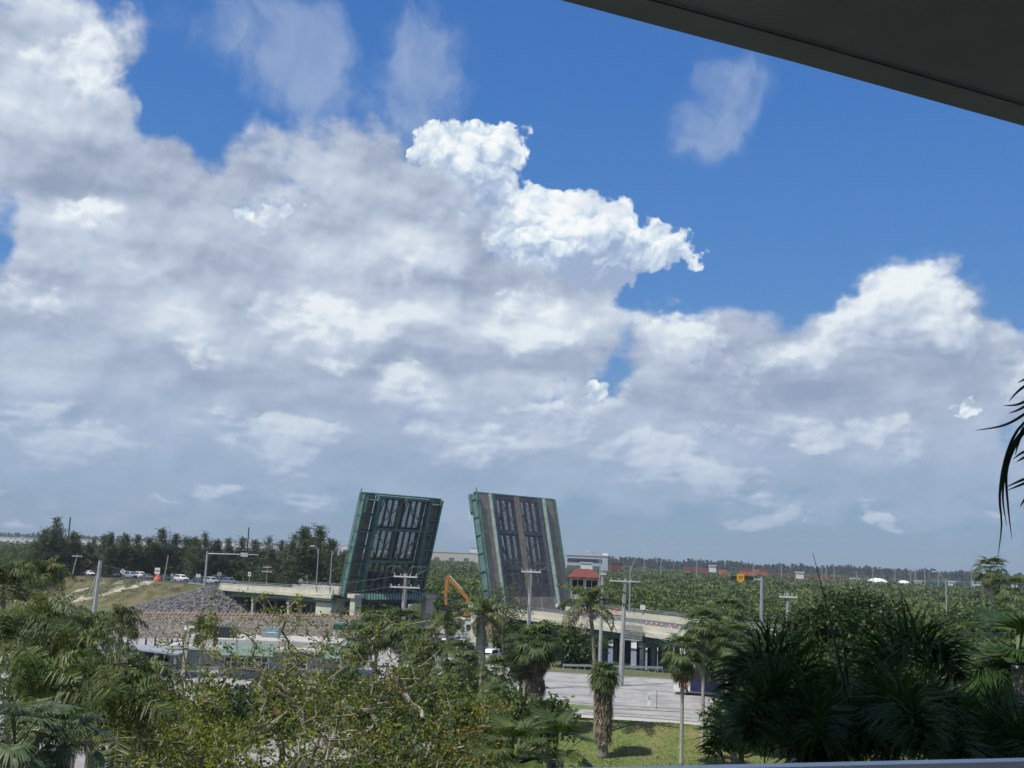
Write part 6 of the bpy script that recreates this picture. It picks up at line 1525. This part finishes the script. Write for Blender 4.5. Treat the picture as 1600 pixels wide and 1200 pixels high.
q.face([tuple(ra), tuple(ra + nn * 5.2 - Vector((0, 0, 3))), tuple(ra - nn * 5.2 - Vector((0, 0, 3)))]); q.face([tuple(rb), tuple(rb + nn * 5.2 - Vector((0, 0, 3))), tuple(rb - nn * 5.2 - Vector((0, 0, 3)))])
q.build('thatch', M_thatch, T, oo)
r = np.random.default_rng(5); n = 9000; u = r.random((n, 1)); v = r.random((n, 1)); P = np.array(ra) + (np.array(rb) - np.array(ra)) * u - np.array(nn) * 5.2 * v + np.array([0, 0, -3.0]) * v + np.array([0, 0, .03])
dn = unit(-np.array(nn) * 1.0 + np.array([0, 0, -.52]) + r.normal(scale=.22, size=(n, 3))); w_ = np.array(e_) * .05
arrmesh('thatch_fringe', np.stack([P - w_, P + w_, P + dn * .7 + w_ * .3 + np.array([0, 0, .07]), P + dn * .7 - w_ * .3 + np.array([0, 0, .07])], 1).reshape(-1, 3), 4, leafmat('thatch_straw', (.18, .155, .13), (.31, .28, .24), (.46, .43, .38), 2.5, .05, .9, 4), T, origin=oo)
q = MB(); q.tube([tuple(ra + Vector((0, 0, .05))), tuple(rb + Vector((0, 0, .05)))], .2, 8); q.build('ridge_roll', principled('orange_ridge_wrap', (.42, .26, .17), .9, col2=(.30, .21, .15), scale=1.2), T, oo)
q = MB()
for k in range(62):
    p = ra.lerp(rb, (k + .5) / 62)
    q.beam(tuple(p - nn * .5 - e_ * .3 + Vector((0, 0, -.15))), tuple(p + nn * .2 + e_ * .18 + Vector((0, 0, .55))), .06); 
    if k % 2: q.beam(tuple(p + nn * .5 - e_ * .3 + Vector((0, 0, -.15))), tuple(p - nn * .2 + e_ * .3 + Vector((0, 0, .5))), .06)
q.build('ridge_sticks', principled('pinkish_stick', (.45, .34, .27), .9), T, oo)
for k in range(10):
    for sg in (-1, 1): p = ra.lerp(rb, (k + .5) / 10) + nn * sg * 4.6; q = MB(); q.tube([(p.x, p.y, -.1), (p.x, p.y, 2.8)], .14, 6); q.build('post', M_bark, T, oo)
# green canopy right of it
p = at(540, 1000, 152); T = thing('shade_canopy', 'small green canopy on thin white poles at the right end of the thatched roof', 'canopy', (p.x, 152, 0)); z = at(540, 973, 152).z
q = MB(); q.box(-1.5, 1.7, -1.2, 1.2, z - .9, z - .2); q.build('canopy_cloth', principled('green_canopy', (.02, .09, .045), .7, var=.2), T); q = MB(); q.box(-1.55, 1.75, -1.25, 1.25, z - .198, z); q.build('canopy_top', M_awn, T)
for x, y in ((-1.4, -1.1), (1.6, -1.1), (-1.4, 1.1), (1.6, 1.1)): q = MB(); q.tube([(x, y, 0), (x, y, z - .9)], .04, 6); q.build('pole', M_white, T)
# red flowering bed before the restaurant
p = gnd(308, 1052, 0); broadtree('flowering_bush', 'red flowering bush at the foot of the short light pole', (p.x, 118, 0), 1.6, .9, .8, .5, .75, 91, [leafmat('red_leaf', (.30, .03, .03), (.50, .06, .05), (.6, .12, .08), 1, .2, .5, 5), L_mid], nat=40, per=50, leaf=.09, clump=.2, r0=.05, mi_p=(.7, .3), cat='bush')
p = gnd(190, 1066, 0); broadtree('flowering_bush', 'dull red-brown bush among the young palms before the porch', (p.x, p.y, 0), 1.6, 1.2, 1.0, .6, .8, 92, [leafmat('dull_red_leaf', (.12, .03, .02), (.22, .07, .05), (.3, .12, .08), 1, .2, .5, 5), L_mid], nat=50, per=60, leaf=.09, clump=.22, r0=.05, mi_p=(.7, .3), cat='bush')

# ------------------------------------------------------------------ overhead wires
def wire(name, pts, label, sag=1.0, r=.022, mat=None):
    allp = []
    for a, b_ in zip(pts[:-1], pts[1:]):
        a, b_ = Vector(a), Vector(b_)
        for k in range(13): t = k / 12; p = a.lerp(b_, t); p.z -= sag * 4 * t * (1 - t) * min(1, (b_ - a).length / 50); allp.append(tuple(p))
    q = MB(); o = Vector(pts[0]); q.tube(allp, r, 4, cap=False); w = q.build(name, mat or M_black, None, tuple(o)); tag(w, label, 'cable', 'overhead wires between the utility poles')
V3 = lambda v, dz=0, dx=0: (v.x + dx, v.y, v.z + dz)
offL = tuple(at(-60, 905, 112))
wire('overhead_wire', [V3(A_left, -.4), V3(A_634, -.3, -.9)], 'top wire from the leaning left pole to the two-armed pole', 2.6)
wire('overhead_wire', [V3(A_left, -1.7), V3(A_634, -1.4, -1.1)], 'lower wire from the leaning left pole to the two-armed pole', 2.6)
wire('overhead_wire', [V3(A_634, -.3, .9), V3(A_830, -.4, -.8)], 'top wire between the two-armed pole and the pole at the right leaf', 1.2)
wire('overhead_wire', [V3(A_634, -1.4, -1.2), V3(A_830, -4.4)], 'thick low wire sagging across the foot of the right leaf', 1.5, .045)
wire('overhead_wire', [V3(A_634, -1.4, 1.2), V3(A_830, -5.2)], 'lowest wire between the two-armed pole and the pole at the right leaf', 1.5, .03)
wire('overhead_wire', [V3(A_830, -.4, .8), V3(A_975, -.4, -1.8)], 'wire between the pole at the right leaf and the wide-armed pole', 1.0)
wire('overhead_wire', [V3(A_942, -2.2), V3(A_975, -5.2), V3(A_1232, -6)], 'low wire running right from the slim pole past the pile rows', 2.0, .03)
wire('overhead_wire', [V3(A_975, -.4, 1.9), V3(A_1232, -.3, -.7)], 'wire between the wide-armed pole and the short-armed pole', 1.2)
for k, (a, b_) in enumerate(((at(137, 935, 118), A_left), (at(142, 938, 118), A_left))):
    q = MB(); q.tube([tuple(a), V3(b_, -.4 - k)], .03, 4, cap=False); w = q.build('guy_wire', M_galv, None, tuple(a)); tag(w, ('outer', 'inner')[k] + ' guy wire staying the leaning left pole', 'cable', 'guy wires of the leaning left pole')
# whips of jumper cable round the pole heads
for A_, lab, dz in ((A_830, 'curled jumper cables round the head of the pole at the right leaf', 0), (A_975, 'curled jumper cables round the head of the wide-armed pole', 0), (A_634, 'curled jumper cables round the head of the two-armed pole', -.3)):
    T = thing('jumper_cable', lab, 'cable', tuple(A_))
    for k in range(4):
        s_ = (-1, 1, -1, 1)[k]; q = MB(); q.tube(catmull([(s_ * 1.0, -.2, -.25), (s_ * (1.5 + .3 * k), -.2, .3 + .1 * k), (s_ * (.9 + .2 * k), -.2, .75), (s_ * .3, -.2, .3), (s_ * .15, -.25, -1.8 - k * .6)], 14), .03, 4, cap=False); q.build('cable_loop', M_black, T)

# ------------------------------------------------------------------ the far shore: sheds, containers, domes
def shed(px0, px1, ytop, D, zb, label, mat, name='warehouse', cat='warehouse', depth=25, win=True, roofmat=None, group='white sheds on the horizon'):
    a, b_ = at(px0, ytop, D), at(px1, ytop + .04 * (px1 - px0), D); w = b_.x - a.x; h = a.z - zb
    T = thing(name, label, cat, (a.x, D, zb), group=group); q = MB(); q.box(0, w, 0, depth, 0, h); q.build('wall', mat, T)
    q = MB(); q.box(-.5, w + .5, -.5, depth + .5, h + .002, h + 1.0); q.build('roof', roofmat or M_offwhite, T)
    if win:
        n = max(2, int(w / 16))
        for k in range(min(n, 12)): q = MB(); x = w * (k + .3) / n; q.box(x, x + w / n * .35, -.15, -.01, h * .15, h * .55); q.build('loading_door', principled('far_dark_door', (.10, .12, .14), .7), T)
    return T
D_ = 2000
shed(-40, 52, 838, 1900, 2, 'long white warehouse at the far left of the horizon', M_white)
shed(120, 160, 843, 2000, 2, 'white warehouse behind the left pine tops', M_white)
shed(205, 262, 846, 2000, 2, 'white warehouse right of the distant container cranes', M_white)
shed(278, 322, 851, 1900, 2, 'white shed with dark bays behind the signal mast', M_white)
shed(345, 400, 846, 1800, 2, 'white shed between the radio mast and the signal mast', M_white)
shed(404, 436, 852, 1850, 2, 'low white shed above the left bridge span', M_white)
shed(528, 545, 852, 1800, 2, 'white shed just left of the left raised leaf', M_white)
shed(560, 700, 856, 1800, 2, 'long low white shed seen behind and through the left leaf', M_white)
shed(672, 764, 862, 1500, 2, 'cream warehouse between the two raised leaves', principled('cream_wall', (.55, .53, .45), .8))
shed(735, 764, 856, 1560, 2, 'taller white block at the right end of the warehouse between the leaves', M_white)
T = shed(886, 950, 867, 1100, 2, 'large white port building with a long dark window band right of the right leaf', principled('pale_port_wall', (.45, .50, .54), .7), 'port_building', 'building', 30, False)
h = at(886, 867, 1100).z - 2; w = at(950, 867, 1100).x - at(886, 867, 1100).x
q = MB(); q.box(.5, w * .85, -.3, -.01, h * .62, h * .82); q.build('window_band', M_glass, T); q = MB(); q.box(0, w * .8, -.2, -.01, .1, h * .42); q.build('lower_band', principled('green_grey_glass', (.10, .14, .14), .5), T); q = MB(); q.box(w * .9, w, 2, 10, h + 1.01, h + 3); q.build('roof_block', M_white, T)
shed(908, 926, 880, 900, 2, 'small white box below the port building', M_white, 'truck_trailer', 'trailer', 4, False, group=None)
shed(956, 972, 880, 1000, 2, 'low red-brown roof right of the port building', M_tile, 'low_building', 'building', 8, False, M_tile, None)
M_cr = principled('container_red', (.23, .065, .05), .7, var=.25, scale=.02); M_co = principled('container_orange', (.42, .14, .07), .7, var=.2, scale=.02); M_cb = principled('container_blue', (.03, .07, .22), .7, var=.25, scale=.02)
def stack(px0, px1, ytop, D, mat, label, nx, nz, grp):
    a, b_ = at(px0, ytop, D), at(px1, ytop + .04 * (px1 - px0), D); w = (b_.x - a.x) / nx; hz_ = 2.6
    for k in range(nx):
        T = thing('container_stack', ORD[k] + ' of the ' + label if nx > 1 else label, 'shipping containers', (a.x + k * w, D, a.z - nz[k % len(nz)] * hz_), 0, grp)
        for j in range(nz[k % len(nz)]):
            q = MB(); q.box(.15, w - .15, 0, 6, j * hz_ + .02, (j + 1) * hz_ - .06); q.build('container', mat[(k * 3 + j) % len(mat)] if isinstance(mat, list) else mat, T)
stack(1070, 1108, 887, 1150, [M_cr], 'dark red container stacks on the horizon right of the red roof', 4, (3,), 'red container stacks')
stack(1125, 1136, 890, 1100, [M_co], 'single orange container stack left of the orange stacks', 1, (2,), None)
stack(1157, 1197, 888.5, 1050, [M_co, M_co, M_cr], 'bright orange container stacks above the yellow sign', 4, (3, 3, 2), 'orange container stacks')
stack(1200, 1240, 896, 1100, [M_cr], 'dark red container stacks right of the orange ones', 4, (2,), 'low red container stacks')
stack(1262, 1330, 899, 1100, [M_cr, M_cr, principled('container_brown', (.2, .09, .06), .8)], 'brown-red container stacks left of the white domes', 6, (2,), 'brown container stacks')
stack(1448, 1478, 909, 1000, [M_cb], 'blue container stacks left of the hooked lamp', 3, (2,), 'blue container stacks, left')
stack(1495, 1520, 910, 1000, [M_cb], 'blue container stacks right of the hooked lamp', 3, (2,), 'blue container stacks, right')
stack(1560, 1600, 912, 1000, [M_cb, M_white], 'blue and white container stacks at the right edge', 4, (2,), 'edge container stacks')
for px0, px1, yt, lab in ((1109, 1119, 884.5, 'white truck cab on the horizon left of the orange containers'), (1245, 1256, 895, 'white truck box on the horizon right of the red containers'), (1330, 1343, 905, 'small white truck left of the white domes'), (1431, 1440, 909, 'small white van between the domes and blue containers'), (1484, 1493, 909.5, 'white truck between the blue container stacks'), (1521, 1532, 910, 'white trailer right of the blue containers')):
    T = shed(px0, px1, yt, 950, at(px0, yt, 950).z - 5, lab, M_white, 'far_truck', 'truck', 3, False, None, None)
for px, wpx, yt, lab in ((1371, 32, 903.5, 'wide white dome tent on the right horizon'), (1412, 22, 907, 'smaller white dome tent right of the wide one')):
    D = 1000; c = at(px, yt, D); Rx = wpx / F_PX * D / 2; T = thing('dome_tent', lab, 'tent', (c.x, D, c.z - 4.2)); q = MB()
    rg = [[q.av((math.cos(a * .4488) * Rx * math.cos(e), math.sin(a * .4488) * Rx * math.cos(e), 4.4 * math.sin(e))) for a in range(14)] for e in (0, .35, .7, 1.05, 1.4)]
    for k in range(4):
        for j in range(14): q.Fc.append([rg[k][j], rg[k][(j + 1) % 14], rg[k + 1][(j + 1) % 14], rg[k + 1][j]]); q.M.append(0)
    q.Fc.append(rg[-1]); q.M.append(0); q.build('tent_cover', M_white, T, smooth=True)
    q = MB(); q.tube([(-Rx * .6, -Rx * .82, .3), (Rx * .7, -Rx * .82, .3)], .5, 6); q.build('tent_opening', M_galv, T)
# light masts on the right horizon
for k, px in enumerate((1007, 1033, 1089, 1177, 1221, 1284, 1291, 1303, 1338, 1364, 1398, 1423, 1430, 1445, 1466, 1518)):
    D = 900; t = at(px, (875 if px < 1100 else 879 if px < 1200 else 884 if px < 1320 else 890) + (k % 3) * 2, D); T = thing('light_mast', ORD[k % 15] + ' from the left of the pale light masts on the right horizon' if k < 15 else 'last of the pale light masts at the right end of the horizon', 'light mast', (t.x, D, 2), 0, 'light masts on the right horizon')
    q = MB(); q.tube([(0, 0, 0), (0, 0, t.z - 2)], [.4, .28], 5); q.build('pole', M_galv, T); q = MB(); q.box(-1.1, 1.1, -.3, .3, t.z - 2, t.z - 1.5); q.build('lamp_bar', M_galv, T)
# distant port cranes over the left pines
for k, (px, yt, w) in enumerate(((236, 837, 10), (244, 836, 8), (263, 829, 7), (294, 842, 10))):
    D = 2400; t = at(px, yt, D); b0 = 3; h = t.z - b0; W_ = w / F_PX * D; T = thing('port_crane', ('first', 'second', 'third', 'fourth')[k] + ' from the left of the hazy port towers above the left pines', 'crane', (t.x, D, b0), 0, 'hazy port towers')
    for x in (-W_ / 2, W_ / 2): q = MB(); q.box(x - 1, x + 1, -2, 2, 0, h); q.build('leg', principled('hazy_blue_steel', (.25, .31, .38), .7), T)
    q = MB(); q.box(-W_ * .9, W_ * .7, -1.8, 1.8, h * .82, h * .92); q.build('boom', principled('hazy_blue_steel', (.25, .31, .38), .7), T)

# ------------------------------------------------------------------ the air
q = MB(); q.box(-3000, 3000, -70, 4200, -1.5, 75); hz_o = q.build('haze', None if False else principled('haze_tmp', (1, 1, 1))); tag(hz_o, kind='stuff')
hm = bpy.data.materials.new('haze_air'); hm.use_nodes = True; T_ = NT(hm.node_tree); T_.n.clear()
pv_ = T_.node('ShaderNodeVolumePrincipled'); pv_.inputs['Color'].default_value = (.80, .88, 1.0, 1); pv_.inputs['Density'].default_value = 0.00013; pv_.inputs['Anisotropy'].default_value = 0.2
o_ = T_.node('ShaderNodeOutputMaterial'); T_.l.new(pv_.outputs[0], o_.inputs['Volume'])
hz_o.data.materials.clear(); hz_o.data.materials.append(hm)
